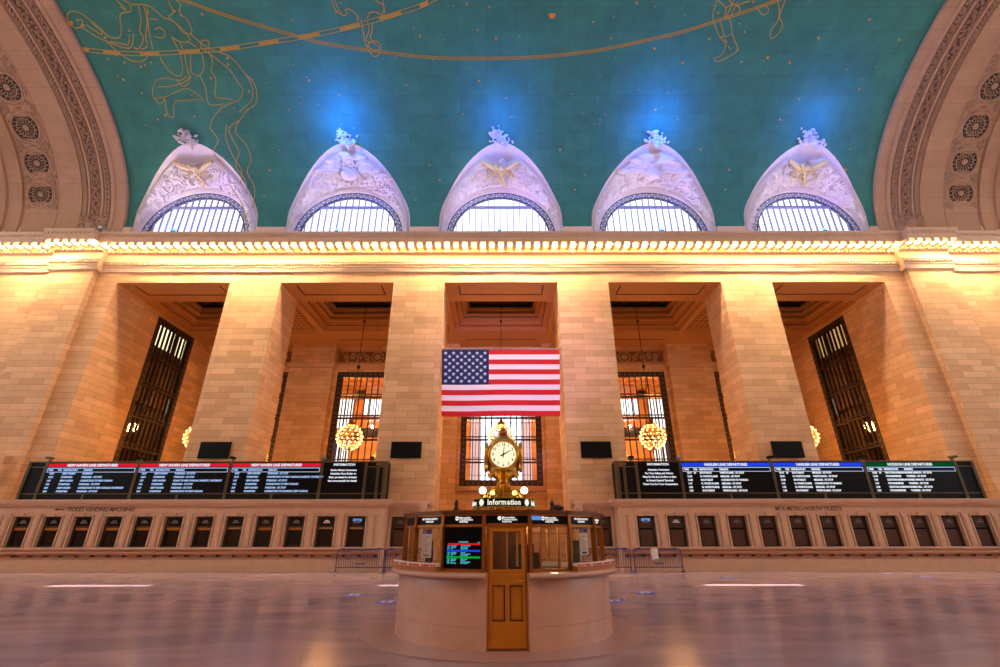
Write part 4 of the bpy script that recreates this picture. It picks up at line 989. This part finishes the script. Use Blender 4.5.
tag(MB().grid(lambda u, v: (7.62+.36*u, 26.14-.03*sin(u*5)-.02*v, 1.12-.5*v-.03*sin(u*7)*v), 6, 6).grid(lambda u, v: (7.6+.34*u, 26.26+.02*v, 1.12-.3*v), 4, 3).grid(lambda u, v: (7.62+.34*u, 26.14+.12*v, 1.128), 3, 2).build('paper_sheet', M['paper'], smooth=60), 'white paper sheet draped over the right crowd barrier', 'paper')

# floor decals
for (x, y, lb) in ((-4.69, 16.92, 'blue floor decal left of the booth, the farther of two'), (-3.27, 15.18, 'blue floor decal left of the booth, nearest to its ledge'), (4.73, 17.42, 'blue floor decal right of the booth, the farther of two'), (3.27, 15.4, 'blue floor decal right of the booth, nearest to its ledge'), (9.95, 22.98, 'faint floor decal before the right counter near the sunlit strip'), (18.8, 25.4, 'faint floor decal at the foot of the right counter'), (18.89, 23.34, 'faint floor decal farthest right on the floor')):
    t = thing('floor_decal', lb, 'floor decal', (x, y, .002), 0, 'distancing decals on the floor')
    MB().lathe([(0,0),(.34,0),(.34,.004),(0,.004)], 24).build('disc', M['floor_decal'], t); d = MB()
    for q in (-1, 1): d.blob((q*.1,0,.005), ((1,0,0),(0,1,0),(0,0,1)), (.07,.17,.003), 8, 4)
    d.box(-.22,.22,.2,.24,.003,.006); d.build('footprints', M['paper'], t)

# ------------------------------------------------------------------ information booth
BC = (.05, 11.13, 0); PH0 = R(1.5); NF = 16; FA = 2*PI/NF; RI = 2.06; RC = RI/cos(FA/2)
bt = thing('information_booth', 'round marble information booth with brass door and glazed top', 'information booth', BC)
dg = R(9.3); a0, a1 = PH0+dg, PH0+2*PI-dg
b = MB()
b.lathe([(1.95,.0),(2.19,0),(2.19,.325),(2.172,.33),(2.172,.34),(2.18,.345),(2.18,1.0),(2.16,1.06),(1.95,1.06),(1.95,0)], 96, (0,0,0), a0, a1)
for a in (a0, a1): b.add([(r*sin(a), -r*cos(a), z) for r, z in ((1.95,0),(2.19,0),(2.18,1.06),(1.95,1.06))], [(0,1,2,3)])
for a in [a0+R(4.5)+i*(a1-a0-R(9))/9 for i in range(10)]: pass
for a in (a0, a1):
    q = 1 if a == a0 else -1
    b.ring(2.18, 2.205, 0, 1.05, 4, (0,0,0), min(a, a+q*R(4.2)), max(a, a+q*R(4.2)))
b.build('marble_base', M['marble'], bt, smooth=40)
b = MB(); b.lathe([(1.9,1.06),(2.3,1.06),(2.35,1.085),(2.36,1.11),(2.34,1.145),(2.3,1.15),(1.9,1.15),(1.9,1.06)], 96, (0,0,0), a0, a1)
for a in (a0, a1): b.add([(r*sin(a), -r*cos(a), z) for r, z in ((1.9,1.06),(2.3,1.06),(2.36,1.11),(2.3,1.15),(1.9,1.15))], [(0,1,2,3,4)])
b.build('counter_ledge', M['marble'], bt, smooth=40)
MB().ring(0, 1.95, 0, .03, 48).build('inner_floor', M['iron'], bt)
# posts, beams
def face(i, dr=0.):           # local frame of face i: x along the face, y inwards, z up
    a = PH0+i*FA; ex = Vector((cos(a), sin(a), 0)); ey = Vector((-sin(a), cos(a), 0)); o = Vector((RI*sin(a), -RI*cos(a), 0))
    m = Matrix((ex, ey, Vector((0,0,1)))).transposed().to_4x4(); m.translation = o; return m
HWF = RI*math.tan(FA/2)
for i in range(NF):
    a = PH0+(i+.5)*FA; m = Matrix.Translation((RC*sin(a), -RC*cos(a), 0)) @ Matrix.Rotation(a, 4, 'Z')
    b = MB(); b.xf = m; z0 = 1.15 if i not in (0, NF-1) else .03
    b.box(-.032, .032, -.035, .045, z0, 2.1).box(-.018, .018, -.05, -.03, z0, 1.9).box(-.04,.04,-.045,.05,1.9,1.94).box(-.04,.04,-.045,.05,2.07,2.11)
    b.build('post', M['brass_dark'], bt)
bm1, bm2 = MB(), MB()
for i in range(NF):
    for B in (bm1, bm2): B.xf = face(i)
    bm1.box(-HWF, HWF, -.02, .05, 1.885, 1.93).box(-HWF, HWF, -.03, .05, 2.075, 2.1)
    if i: bm1.box(-HWF, HWF, -.03, .06, 1.15, 1.2)
    bm2.box(-HWF-.02, HWF+.02, -.06, .06, 2.1, 2.13).box(-HWF-.03, HWF+.03, -.09, .08, 2.13, 2.17)
bm1.build('sign_rails', M['brass_dark'], bt); bm2.build('roof_cornice', mat('bronze cornice', rgb(124,80,52), .4, .6, noise_amt=.15), bt)
MB().lathe([(RI+.02,2.165),(1.2,2.2),(.95,2.22),(0,2.22)], 32).build('roof', M['iron'], bt)
MB().lathe([(RI-.05,2.08),(0,2.08)], 32).build('inner_ceiling', M['iron'], bt)
for i in range(NF):
    f = face(i)
    b = MB(); b.xf = f; b.box(-HWF+.03, HWF-.03, .0, .03, 1.93, 2.075); sp = b.build('sign_panel', M['black'], bt)
    j = (i+NF//2) % NF-NF//2
    if abs(j) <= 4:
        tx = MB(); fn = lambda x, z, sx=1.: (lambda v: tuple(f @ Vector((x+v[0]*sx, -.006-v[2], z+v[1]))))
        if j in (-1, 0, 1):
            dsc = MB(); dsc.xf = f; dsc.add([(-.135+.036*cos(a*PI/10), -.006, 2.03+.036*sin(a*PI/10)) for a in range(20)], [tuple(range(20))]); dsc.build('logo_disc', M['sign_w'], sp)
            tx2 = MB(); tx2.text('MTA', 0, 0, .03, fn=lambda v: tuple(f @ Vector((-.161+v[0]*.8, -.009-v[2], 2.02+v[1])))); tx2.build('logo_lettering', M['blue'], sp)
            for r_, l in enumerate(('Metropolitan', 'Transportation', 'Authority')): tx.text(l, 0, 0, .045, fn=fn(-.09, 2.028-r_*.034), ext=.001, bold=.0012)
            if j == 1:
                q = MB(); q.xf = f; q.box(-HWF+.04, -.175, -.008, 0, 2.0, 2.07); q.build('screen_patch', M['t_sky'], sp)
        elif j != -3:
            for r_, l in enumerate(('MTA METRO-NORTH', 'RAILROAD')): tx.text(l, 0, 0, .048, al='CENTER', fn=fn(0, 2.015-r_*.045), ext=.001, bold=.0012)
        if tx.v: tx.build('sign_lettering', M['sign_w'], sp)
    if i and j != -1:
        g = MB(); g.xf = f; g.box(-HWF+.03, HWF-.03, .0, .008, 1.2, 1.885); g.build('glass_pane', M['glass'], bt)
    if j == 1:
        g = MB(); g.xf = f; g.box(-HWF, HWF, -.02, .03, 1.765, 1.785).box(-.22, -.195, -.02, .03, 1.15, 1.885).box(.16, .185, -.02, .03, 1.15, 1.885); g.build('glazing_bars', M['brass_dark'], bt)
# door
f = face(0); dr = MB(); dr.xf = f; fo = -(2.07-RI)       # front of the door stands at the base's face
def dbox(B, *a): x0,x1,y0,y1,z0,z1 = a; B.box(x0, x1, y0+fo, y1+fo, z0, z1)
rt = thing('booth_door', '', '') if False else None
D = MB(); D.xf = f
dbox(D, -.33, .33, .03, .07, .06, 1.885)
dw = .335
Dm = MB(); Dm.xf = f
for a in ((-.315,-.255),(.255,.315)): dbox(Dm, a[0], a[1], 0, .06, .05, 1.88)
dbox(Dm, -.265, .265, 0, .06, .05, .42); dbox(Dm, -.265, .265, 0, .06, .96, 1.2); dbox(Dm, -.265, .265, 0, .06, 1.81, 1.88); dbox(Dm, -.04, .04, 0, .06, .42, .96)
for a in ((-.265,-.04),(.04,.265)): dbox(Dm, a[0], a[1], .035, .05, .42, .96); dbox(Dm, a[0]+.04, a[1]-.04, .01, .04, .455, .925)
dbox(Dm, -.315, .315, -.01, .06, .045, .07); dbox(Dm, -.315, .315, -.008, .06, .3, .315); dbox(Dm, -.265, .265, -.015, .02, 1.16, 1.2); dbox(Dm, -.265, .265, -.02, .03, 1.1, 1.12)
do = Dm.build('door', M['door_brass'], bt)
g = MB(); g.xf = f
for a in ((-.265,-.04),(.04,.265)):
    for q in ((a[0],a[0]+.018,.42,.96),(a[1]-.018,a[1],.42,.96),(a[0],a[1],.42,.435),(a[0],a[1],.945,.96)): dbox(g, q[0], q[1], .005, .036, q[2], q[3])
g.build('panel_groove_shade', M['iron'], do)  # dark strips, shade of the grooves round the panels put into colour
g = MB(); g.xf = f; dbox(g, -.265, .265, .03, .04, 1.2, 1.81); g.build('door_glass', M['glass'], do)
g = MB(); g.xf = f; dbox(g, -.012, .012, .01, .03, 1.2, 1.81); dbox(g, .16, .2, .05, .07, 1.24, 1.78); g.build('door_bars', M['brass'], do)
g = MB(); g.xf = f; g.tube([(.27, fo-.05, 1.02), (.18, fo-.05, 1.02)], .012, 6); g.tube([(.275, fo, 1.02), (.275, fo-.05, 1.02)], .014, 6); g.ball((.285, fo-.01, 1.07), (.02,.015,.03), 8, 5); g.build('door_handle', M['brass'], do)
g = MB(); g.xf = f
for a in ((-.35,-.318),(.318,.35)): dbox(g, a[0], a[1], -.02, .2, .0, 1.92)
dbox(g, -.35, .35, -.02, .2, 1.885, 1.93); dbox(g, -.36, .36, .0, .15, .02, .045)
g.build('door_frame', M['brass_dark'], bt)
g = MB(); g.xf = f; dbox(g, -.36, .36, -.02, .2, 0, .02); g.build('threshold', M['iron'], bt)
# sign box over the door joins the beam ring: fill above the door jamb
g = MB(); g.xf = f; dbox(g, -.35, .35, -.015, .2, 1.93, 1.945); g.build('door_hood', M['brass_dark'], bt)
# centre drum and inner desk
MB().lathe([(.55,0),(.55,2.08)], 24).build('inner_drum', M['brass_dark'], bt, smooth=60)
b = MB(); b.ring(1.5, 1.92, .98, 1.03, 64, (0,0,0), a0+R(6), a1-R(6)); b.ring(1.52, 1.56, .03, .975, 64, (0,0,0), a0+R(6), a1-R(6)); b.build('inner_desk', M['iron'], bt)

def on_booth(a_deg, r, z): a = PH0+R(a_deg); return (BC[0]+r*sin(a), BC[1]-r*cos(a), z), a
# screen left of the door
l, a = on_booth(-22.5, RI-.012, 1.2)
t = thing('departure_screen', 'tall black departure screen with red, blue and green rows left of the booth door', 'screen', l, a)
MB().box(-HWF+.035, HWF-.035, .0, .05, 0, .685).build('casing', M['screen'], t)
b = MB().box(-.31,.33,-.006,0,.385,.415); b.build('red_row', M['t_red'], t); MB().box(-.33,.33,-.006,0,.275,.305).build('blue_row', M['t_bar_blue'], t); MB().box(-.33,.33,-.006,0,.17,.2).build('green_row', M['t_bgreen'], t)
b = MB()
b.text('12:02 PM DEPARTURES', -.1, .425, .03, -.004, sx=.65); b.text('12:02', .28, .42, .025, -.004, sx=.8)
for i, z in enumerate((.36,.335,.312,.25,.228,.207,.145,.122,.1,.08)):
    b.text(('12:07','12:34','1:07')[i % 3], -.32, z, .026, -.004); b.text(('NEW HAVEN','STAMFORD','RYE')[i % 3], -.24, z, .026, -.004, sx=.7); b.text(('1ST STOP FORDHAM','NEW CANAAN','WHITE PLAINS','CROTON')[i % 4], -.05, z, .026, -.004, sx=.8)
b.build('screen_lettering', M['t_cyan'], t)
# posters
def poster(a_deg, lab, z0=1.36, z1=1.84, w=.15, foot=True):
    l, a = on_booth(a_deg, RI-.03, 0); t = thing('poster', lab, 'poster', l, a, 'posters inside the booth glass')
    MB().box(-w, w, 0, .012, z0, z1).build('sheet', M['paper'], t); MB().box(-w, w, -.003, 0, z1-.07, z1).build('header', M['blue'], t)
    b = MB().text('MTA', -w+.03, z1-.055, .05, -.004); b.build('header_lettering', M['paper'], t)
    b = MB(); rs_ = random.Random(2)
    for i in range(11): b.box(-w+.03, -w+.03+(2*w-.06)*rs_.uniform(.5,1), -.003, 0, z1-.11-i*.03, z1-.103-i*.03)
    b.build('print', M['ink'], t)
    MB().box(-w*.6, w*.6, -.004, 0, z0+.02, z0+.05).build('footer', M['wood'] if foot else M['blue'], t)
poster(-48, 'white notice with blue header inside the booth glass left of the screen'); poster(48, 'white notice with blue header inside the booth glass right of the door', 1.4, 1.86, .14, False)
# notice strips along the counter
for s in (-1, 1):
    side = 'left' if s < 0 else 'right'
    t = thing('notice_strip', 'red and white notice strip on a low wooden riser, %s side of the booth counter' % side, 'notice strip', (BC[0], BC[1], 1.15), 0, 'notice strips on the booth counter')
    aa, ab = sorted((PH0+s*R(33), PH0+s*R(80)))
    MB().ring(2.17, 2.31, 0, .085, 24, (0,0,0), aa, ab).build('riser', M['wood'], t)
    MB().ring(2.18, 2.325, .085, .135, 24, (0,0,0), aa, ab).build('strip', M['paper'], t)
    b = MB(); n = 34; rs_ = random.Random(8)
    for i in range(n):
        if i % 7 == 6: continue
        p = aa+(ab-aa)*(i+.1)/n; q = p+(ab-aa)/n*rs_.uniform(.6,.95); b.ring(2.324, 2.329, .1-.012*rs_.random(), .122, 2, (0,0,0), p, q)
    b.build('red_print', M['redprint'], t)
# desk things inside
def desk(name, lab, cat, a_deg, r, z=1.03, grp=None): l, a = on_booth(a_deg, r, z); return thing(name, lab, cat, l, a, grp)
for a_deg, lab in ((-40, 'dark computer monitor behind the left notice in the booth'), (58, 'dark computer monitor at the right end of the booth desk'), (16, 'dark computer monitor right of the booth door window'), (-68, 'large dark monitor at the left end of the booth desk')):
    t = desk('computer_monitor', lab, 'monitor', a_deg, 1.66, 1.03, 'monitors on the booth desk'); big = a_deg in (-68, 58)
    MB().box(-.2,.2,-.02,.02,.12,.62 if big else .42).build('screen', M['casing'], t); MB().box(-.02,.02,-.01,.03,0,.14).box(-.1,.1,-.07,.07,0,.015).build('stand', M['black'], t)
t = desk('desk_lamp', 'white desk lamp head inside the booth right of the notice', 'lamp', -27, 1.72)
MB().tube([(0,0,0),(0,0,.5),(.02,-.05,.6)], .012, 6).build('stem', M['iron'], t); MB().ball((.02,-.06,.62), (.06,.06,.07), 10, 6).build('shade', M['globe'] if False else M['paper'], t); MB().lathe([(0,0),(.08,0),(.06,.02),(0,.02)], 14).build('base', M['iron'], t)
t = desk('office_chair', 'black office chair inside the booth right of the door', 'chair', 24, 1.15, .03)
MB().box(-.22,.22,-.2,.2,.55,.62).build('seat', M['black'], t); MB().box(-.2,.2,.16,.22,.75,1.55).build('backrest', M['black'], t); MB().tube([(0,0,.06),(0,0,.55)], .03, 8).build('column', M['iron'], t); MB().box(-.04,.04,.14,.2,.58,.8).build('back_stem', M['iron'], t)
b = MB()
for i in range(5): an = i*2*PI/5; b.tube([(0,0,.06),(.26*cos(an),.26*sin(an),.03)], .02, 5)
b.build('foot_star', M['iron'], t)
t = desk('paper_tray', 'pale green paper tray on the booth desk right of the door', 'tray', 27, 1.74)
MB().box(-.16,.16,-.1,.1,0,.05).build('tray', M['cabinet'], t); MB().box(-.12,.1,-.08,.08,.05,.14).build('paper_stack', M['paper'], t)
t = desk('paper_tray', 'green white paper tray on the booth desk left of the screen', 'tray', -31, 1.74)
MB().box(-.13,.13,-.1,.1,0,.09).build('tray', M['cabinet'], t); MB().box(-.1,.1,-.08,.08,.09,.13).build('paper_stack', M['paper'], t)
t = desk('desk_phone', 'dark blue desk phone on the booth desk under the left notice', 'phone', -46, 1.76)
MB().prism([(-.08,0),(.1,0),(.1,.1),(-.08,.04)], -.1, .1).build('body', M['casing'], t); MB().tube([(-.06,-.05,.1),(-.06,0,.12),(-.06,.07,.13)], .025, 6).build('handset', M['blue'], t)
t = desk('card_holder', 'yellow card holder on the booth counter at the right', 'card holder', 56, 1.97, 1.15)
MB().box(-.1,-.02,-.03,.03,0,.1).box(.02,.1,-.03,.03,0,.1).build('holder', mat('yellow card', rgb(200,170,90), .7), t)
# unseen fill lights are added further down so the booth reads lit
# ------------------------------------------------------------------ clock
ct = thing('clock', 'four faced brass clock on a flared stand above the information booth', 'clock', (BC[0]-.0, BC[1], 2.22))
g = MB()
g.lathe([(.0,0),(.62,0),(.62,.06),(.56,.08),(.5,.2),(.47,.24),(.44,.3),(.36,.36),(.27,.44),(.2,.5),(.165,.54),(.15,.58),(.17,.6),(.15,.62),(.13,.64),(.15,.68),(.12,.7),(.0,.7)], 32)
g.build('stand', M['brass'], ct, smooth=40)
rb = MB()
for a in range(20):
    an = a*PI/10; rb.tube([(r*cos(an), r*sin(an), z) for r, z in ((.5,.24),(.44,.33),(.36,.4),(.27,.47),(.19,.54))], .018, 5)
for z, r in ((.25,.52),(.36,.42),(.44,.3)): rb.tube([(r*cos(a*PI/16), r*sin(a*PI/16), z) for a in range(32)], .018, 5, True)
rb.build('stand_ribs', M['gold'], ct, smooth=60)
b = MB().lathe([(.0,.66),(.14,.66),(.17,.7),(.27,.75),(.335,.84),(.365,.95),(.375,1.08),(.375,1.3),(.36,1.42),(.32,1.52),(.25,1.6),(.18,1.65),(.1,1.68),(0,1.68)], 32); b.build('body', M['gold'], ct, smooth=50)
b = MB()
for q in range(4):
    for (z, r) in ((.84,.06),):
        for s_ in (-1, 1):
            an = q*PI/2; dx, dy = sin(an), -cos(an); tx_, ty_ = cos(an), sin(an); b.ball((dx*.3+tx_*s_*.14, dy*.3+ty_*s_*.14, .8), .06, 8, 6)
b.build('knobs', M['gold'], ct, smooth=60)
for q in range(4):
    an = q*PI/2; m = Matrix.Rotation(an, 4, 'Z') @ Matrix.Translation((0, -.385, 1.2))
    # local: x right, y inwards, z up
    rm = MB(); rm.xf = m; rm.tube([(.315*cos(a*PI/20), -.02, .315*sin(a*PI/20)) for a in range(40)], .035, 8, True)
    rm.prism([(.33*cos(a*PI/20), .33*sin(a*PI/20)) for a in range(40)], -.005, .03, 'y'); rm.build('bezel', M['gold'], ct, smooth=50)
    di = MB(); di.xf = m; di.add([(.3*cos(a*PI/20), -.012, .3*sin(a*PI/20)) for a in range(40)], [tuple(range(40))]); d = di.build('dial', M['dial'], ct)
    nu = MB()
    for h_ in range(1, 13):
        a = R(90-30*h_); px_, pz_ = .235*cos(a), .235*sin(a)
        nu.text(str(h_), 0, 0, .085, al='CENTER', ext=.001, bold=.002, fn=lambda v: tuple(m @ Vector((px_+v[0], -.016-v[2], pz_-.026+v[1]))))
    nu.build('numerals', M['black'], d)
    ha = MB(); ha.xf = m
    for ang, L_, w_ in ((88-4, .25, .011), (30-1, .19, .016)):
        a = R(ang); c_, s_ = cos(a), sin(a); ha.prism([(-.07*c_-w_*s_, -.07*s_+w_*c_), (-.07*c_+w_*s_, -.07*s_-w_*c_), (L_*c_+w_*.4*s_, L_*s_-w_*.4*c_), (L_*c_-w_*.4*s_, L_*s_+w_*.4*c_)], -.03, -.022, 'y')
    ha.ball((0,-.03,0), (.025,.012,.025), 8, 5); ha.build('hands', M['black'], d)
b = MB().lathe([(0,1.66),(.13,1.66),(.15,1.69),(.09,1.71),(.11,1.75),(.1,1.81),(.05,1.86),(.02,1.9),(0,1.9)], 14); b.build('acorn_finial', M['brass_dark'], ct, smooth=50)
# globe lamps around the stand
for i, (x, y, r, z, lab, mm) in enumerate(((-.46, -.3, .078, .37, 'white glowing globe lamp left of the clock stand', 'globe'), (.46, -.3, .078, .37, 'white glowing globe lamp right of the clock stand', 'globe'), (-.24, -.52, .05, .3, 'small amber lamp at the foot of the clock, left one', 'amber'), (.24, -.52, .05, .3, 'small amber lamp at the foot of the clock, right one', 'amber'))):
    t = thing('globe_lamp', lab, 'lamp', (BC[0]+x, BC[1]+y, 2.283), 0, 'globe lamps at the clock foot' if i < 2 else 'amber lamps at the clock foot')
    MB().lathe([(.0,.0),(.05,.0),(.03,.04),(.018,.1),(.018,z-r-.05),(.05,z-r-.01),(.04,z-r+.015),(0,z-r+.015)], 12).build('lamp_stem', M['brass'], t, smooth=50); MB().ball((0,0,z), r, 14, 9).build('globe', M[mm], t, smooth=80)
# lettered ring
t = thing('information_sign', 'backlit ring sign reading Information around the clock foot', 'sign', (BC[0], BC[1], 2.22))
MB().ring(.655, .685, .09, .255, 48).build('ring_band', M['casing'], t, smooth=40)
b = MB()
for z in (.08, .255): b.tube([(.69*cos(a*PI/24), .69*sin(a*PI/24), z) for a in range(48)], .014, 5, True)
for i in range(24): an = i*PI/12; b.tube([(.68*sin(an), -.68*cos(an), 0), (.68*sin(an), -.68*cos(an), .09)], .02, 6)
b.ring(.63,.74,0,.02,32); b.build('ring_trim', M['brass'], t, smooth=50)
b = MB(); RR = .69
chars = 'Information'; wd = dict(I=.3, n=.62, f=.36, o=.62, r=.4, m=.95, a=.58, t=.36, i=.27); tot = sum(wd[c_] for c_ in chars); S_ = .132
for rep in range(4):
    base = rep*PI/2+.02; ang = base-tot*S_/RR/2
    for c_ in chars:
        w_ = wd[c_]*S_/RR; mid = ang+w_/2
        b.text(c_, 0, 0, .155, al='CENTER', ext=.003, bold=.004, fn=lambda v: ((RR+.004+v[2])*sin(mid+v[0]*.9/RR), -(RR+.004+v[2])*cos(mid+v[0]*.9/RR), .12+v[1])); ang += w_
    ic = base-tot*S_/RR/2-.23
    b.add([((RR+.004)*sin(ic+.07*cos(a*PI/9)/RR), -(RR+.004)*cos(ic+.07*cos(a*PI/9)/RR), .172+.07*sin(a*PI/9)) for a in range(18)], [tuple(range(18))])
b.build('ring_lettering', M['t_cream'], t)
for x, lab in ((-.95, 'dark finial on the booth roof left of the sign'), (.97, 'dark scroll ornament on the booth roof right of the sign')):
    o = MB().lathe([(0,0),(.08,0),(.05,.04),(.03,.1),(.05,.13),(.02,.2),(0,.22)], 10)
    if x > 0: o.ball((.12,0,.06), (.12,.05,.06), 8, 5)
    tag(o.build('roof_finial', M['iron'], loc=(BC[0]+x, BC[1]-1.2, 2.19), smooth=50), lab, 'finial')

# ------------------------------------------------------------------ light
def light(kind, name, loc, energy, col, **kw):
    l = bpy.data.lights.new(name, kind); l.energy = energy; l.color = col
    for k, v in kw.items(): setattr(l, k, v)
    o = bpy.data.objects.new(name, l); COL.objects.link(o); o.location = loc; return o
def aim(o, tgt): o.rotation_euler = (Vector(tgt)-o.location).to_track_quat('-Z', 'Y').to_euler()
w = bpy.data.worlds.new('World'); SC.world = w; w.use_nodes = True
w.node_tree.nodes['Background'].inputs[0].default_value = (.8,.88,1,1); w.node_tree.nodes['Background'].inputs[1].default_value = .05
sun = light('SUN', 'sun', (0,-40,30), 40., (1,.96,.9), angle=R(.3)); 
SUNDIR = Vector((0, 1, -.5)); sun.rotation_euler = SUNDIR.to_track_quat('-Z', 'Y').to_euler()
# floodlights on the cornice: white for the vault, violet for the lunettes; the blue points are added under the vault
BLUE = {-2: (.12, .9), -1: (1., .6), 0: (.6, 1.), 1: (.85, .7), 2: (.5, .8)}
for k in KS:
    x = k*BAY
    if k != -2:
        o = light('POINT', 'added blue glow', V(x, 37.5, 2.1), 1250*BLUE[k][0], (.0,.17,1))  # added point hanging below the vault, makes the blue glow above the lunette
    o = light('SPOT', 'white flood', (x-3.2, 27.4, 21.6), 620*(1.3 if k == -2 else .85), (1,.94,.92), spot_size=R(110), spot_blend=.8, shadow_soft_size=.15); aim(o, (x+.3, 28.0, 25.6))
    o = light('SPOT', 'violet flood', (x+2.6, 26.6, 21.6), 850*BLUE[k][1], (.36,.22,1), spot_size=R(110), spot_blend=.8, shadow_soft_size=.2); aim(o, (x-.2, 27.6, 26.2))
for x in range(-36, 37, 6):
    o = light('AREA', 'cornice uplight', (x, 27.5, 21.35), 60, (1,.86,.68), shape='RECTANGLE', size=5., size_y=.4); aim(o, (x, 20, 32))
    o = light('AREA', 'cornice uplight', (x, -5.3, 21.35), 110, (1,.86,.68), shape='RECTANGLE', size=5., size_y=.4); aim(o, (x, 2, 32))
for x in range(-40, 41, 8): light('POINT', 'cornice bulb lamp', (x, -5.2, 20.3), 700, (1,.66,.34), shadow_soft_size=.3)
for s in (-1, 1):
    light('POINT', 'corridor lamp', (s*30, 44, 14), 300, (1,.55,.2), shadow_soft_size=.3)
for x in (-16, 0, 16): light('POINT', 'hall lamp', (x, 48, 12), 2400, (1,.42,.1), shadow_soft_size=.5)
light('POINT', 'added booth fill', (BC[0]-1.2, BC[1]+.2, 1.95), 30, (1,.8,.55), shadow_soft_size=.1); light('POINT', 'added booth fill', (BC[0]+1.2, BC[1]+.2, 1.95), 30, (1,.8,.55), shadow_soft_size=.1)  # unseen points added to brighten the inside of the booth

for i in range(-26, 27):
    o = light('SPOT', 'added wall wash', (i*1.3, 27.25-(.4 if 28 < abs(i*1.3) < 31.5 else 0), 20.35), 1150, (1,.7,.38), spot_size=R(110), spot_blend=1., shadow_soft_size=.12); aim(o, (i*1.3, 28.3, 16.6))  # unseen spots added among the bulbs to wash the piers with warm light
for k in KS: light('POINT', 'chandelier lamp', (k*BAY, 35.2, 8.5), 760, (1,.42,.07), shadow_soft_size=.95)
o = light('SPOT', 'added violet wash', (2, -4, 9), 18000, (.62,.42,1), spot_size=R(24), spot_blend=.6, shadow_soft_size=.4); aim(o, (1.2, 28.3, 12.8))  # unseen violet spot added behind the viewer to tint flag and piers
# ------------------------------------------------------------------ camera and colour
cd = bpy.data.cameras.new('camera'); cam = bpy.data.objects.new('camera', cd); COL.objects.link(cam); SC.camera = cam
cd.sensor_width = 36; cd.lens = 36*465/1000.; cd.shift_x = -.001; cd.clip_start = .05; cd.clip_end = 300
cam.location = (0,0,1.75); cam.rotation_euler = (R(90)+math.atan(201.5/465), 0, 0)
cam.rotation_euler = (Matrix.Rotation(0, 4, 'Z') @ Matrix.Rotation(R(90)+math.atan(201.5/465), 4, 'X') @ Matrix.Rotation(R(-.07), 4, 'Z')).to_euler()
vs = SC.view_settings; vs.view_transform = 'Standard'; vs.look = 'None'; vs.gamma = 1; vs.use_curve_mapping = False; vs.exposure = 0.
SC.cycles.max_bounces = 6; SC.cycles.diffuse_bounces = 4; SC.cycles.glossy_bounces = 3; SC.cycles.transparent_max_bounces = 12; SC.cycles.use_denoising = True; SC.cycles.sample_clamp_indirect = 6
bpy.context.view_layer.update()
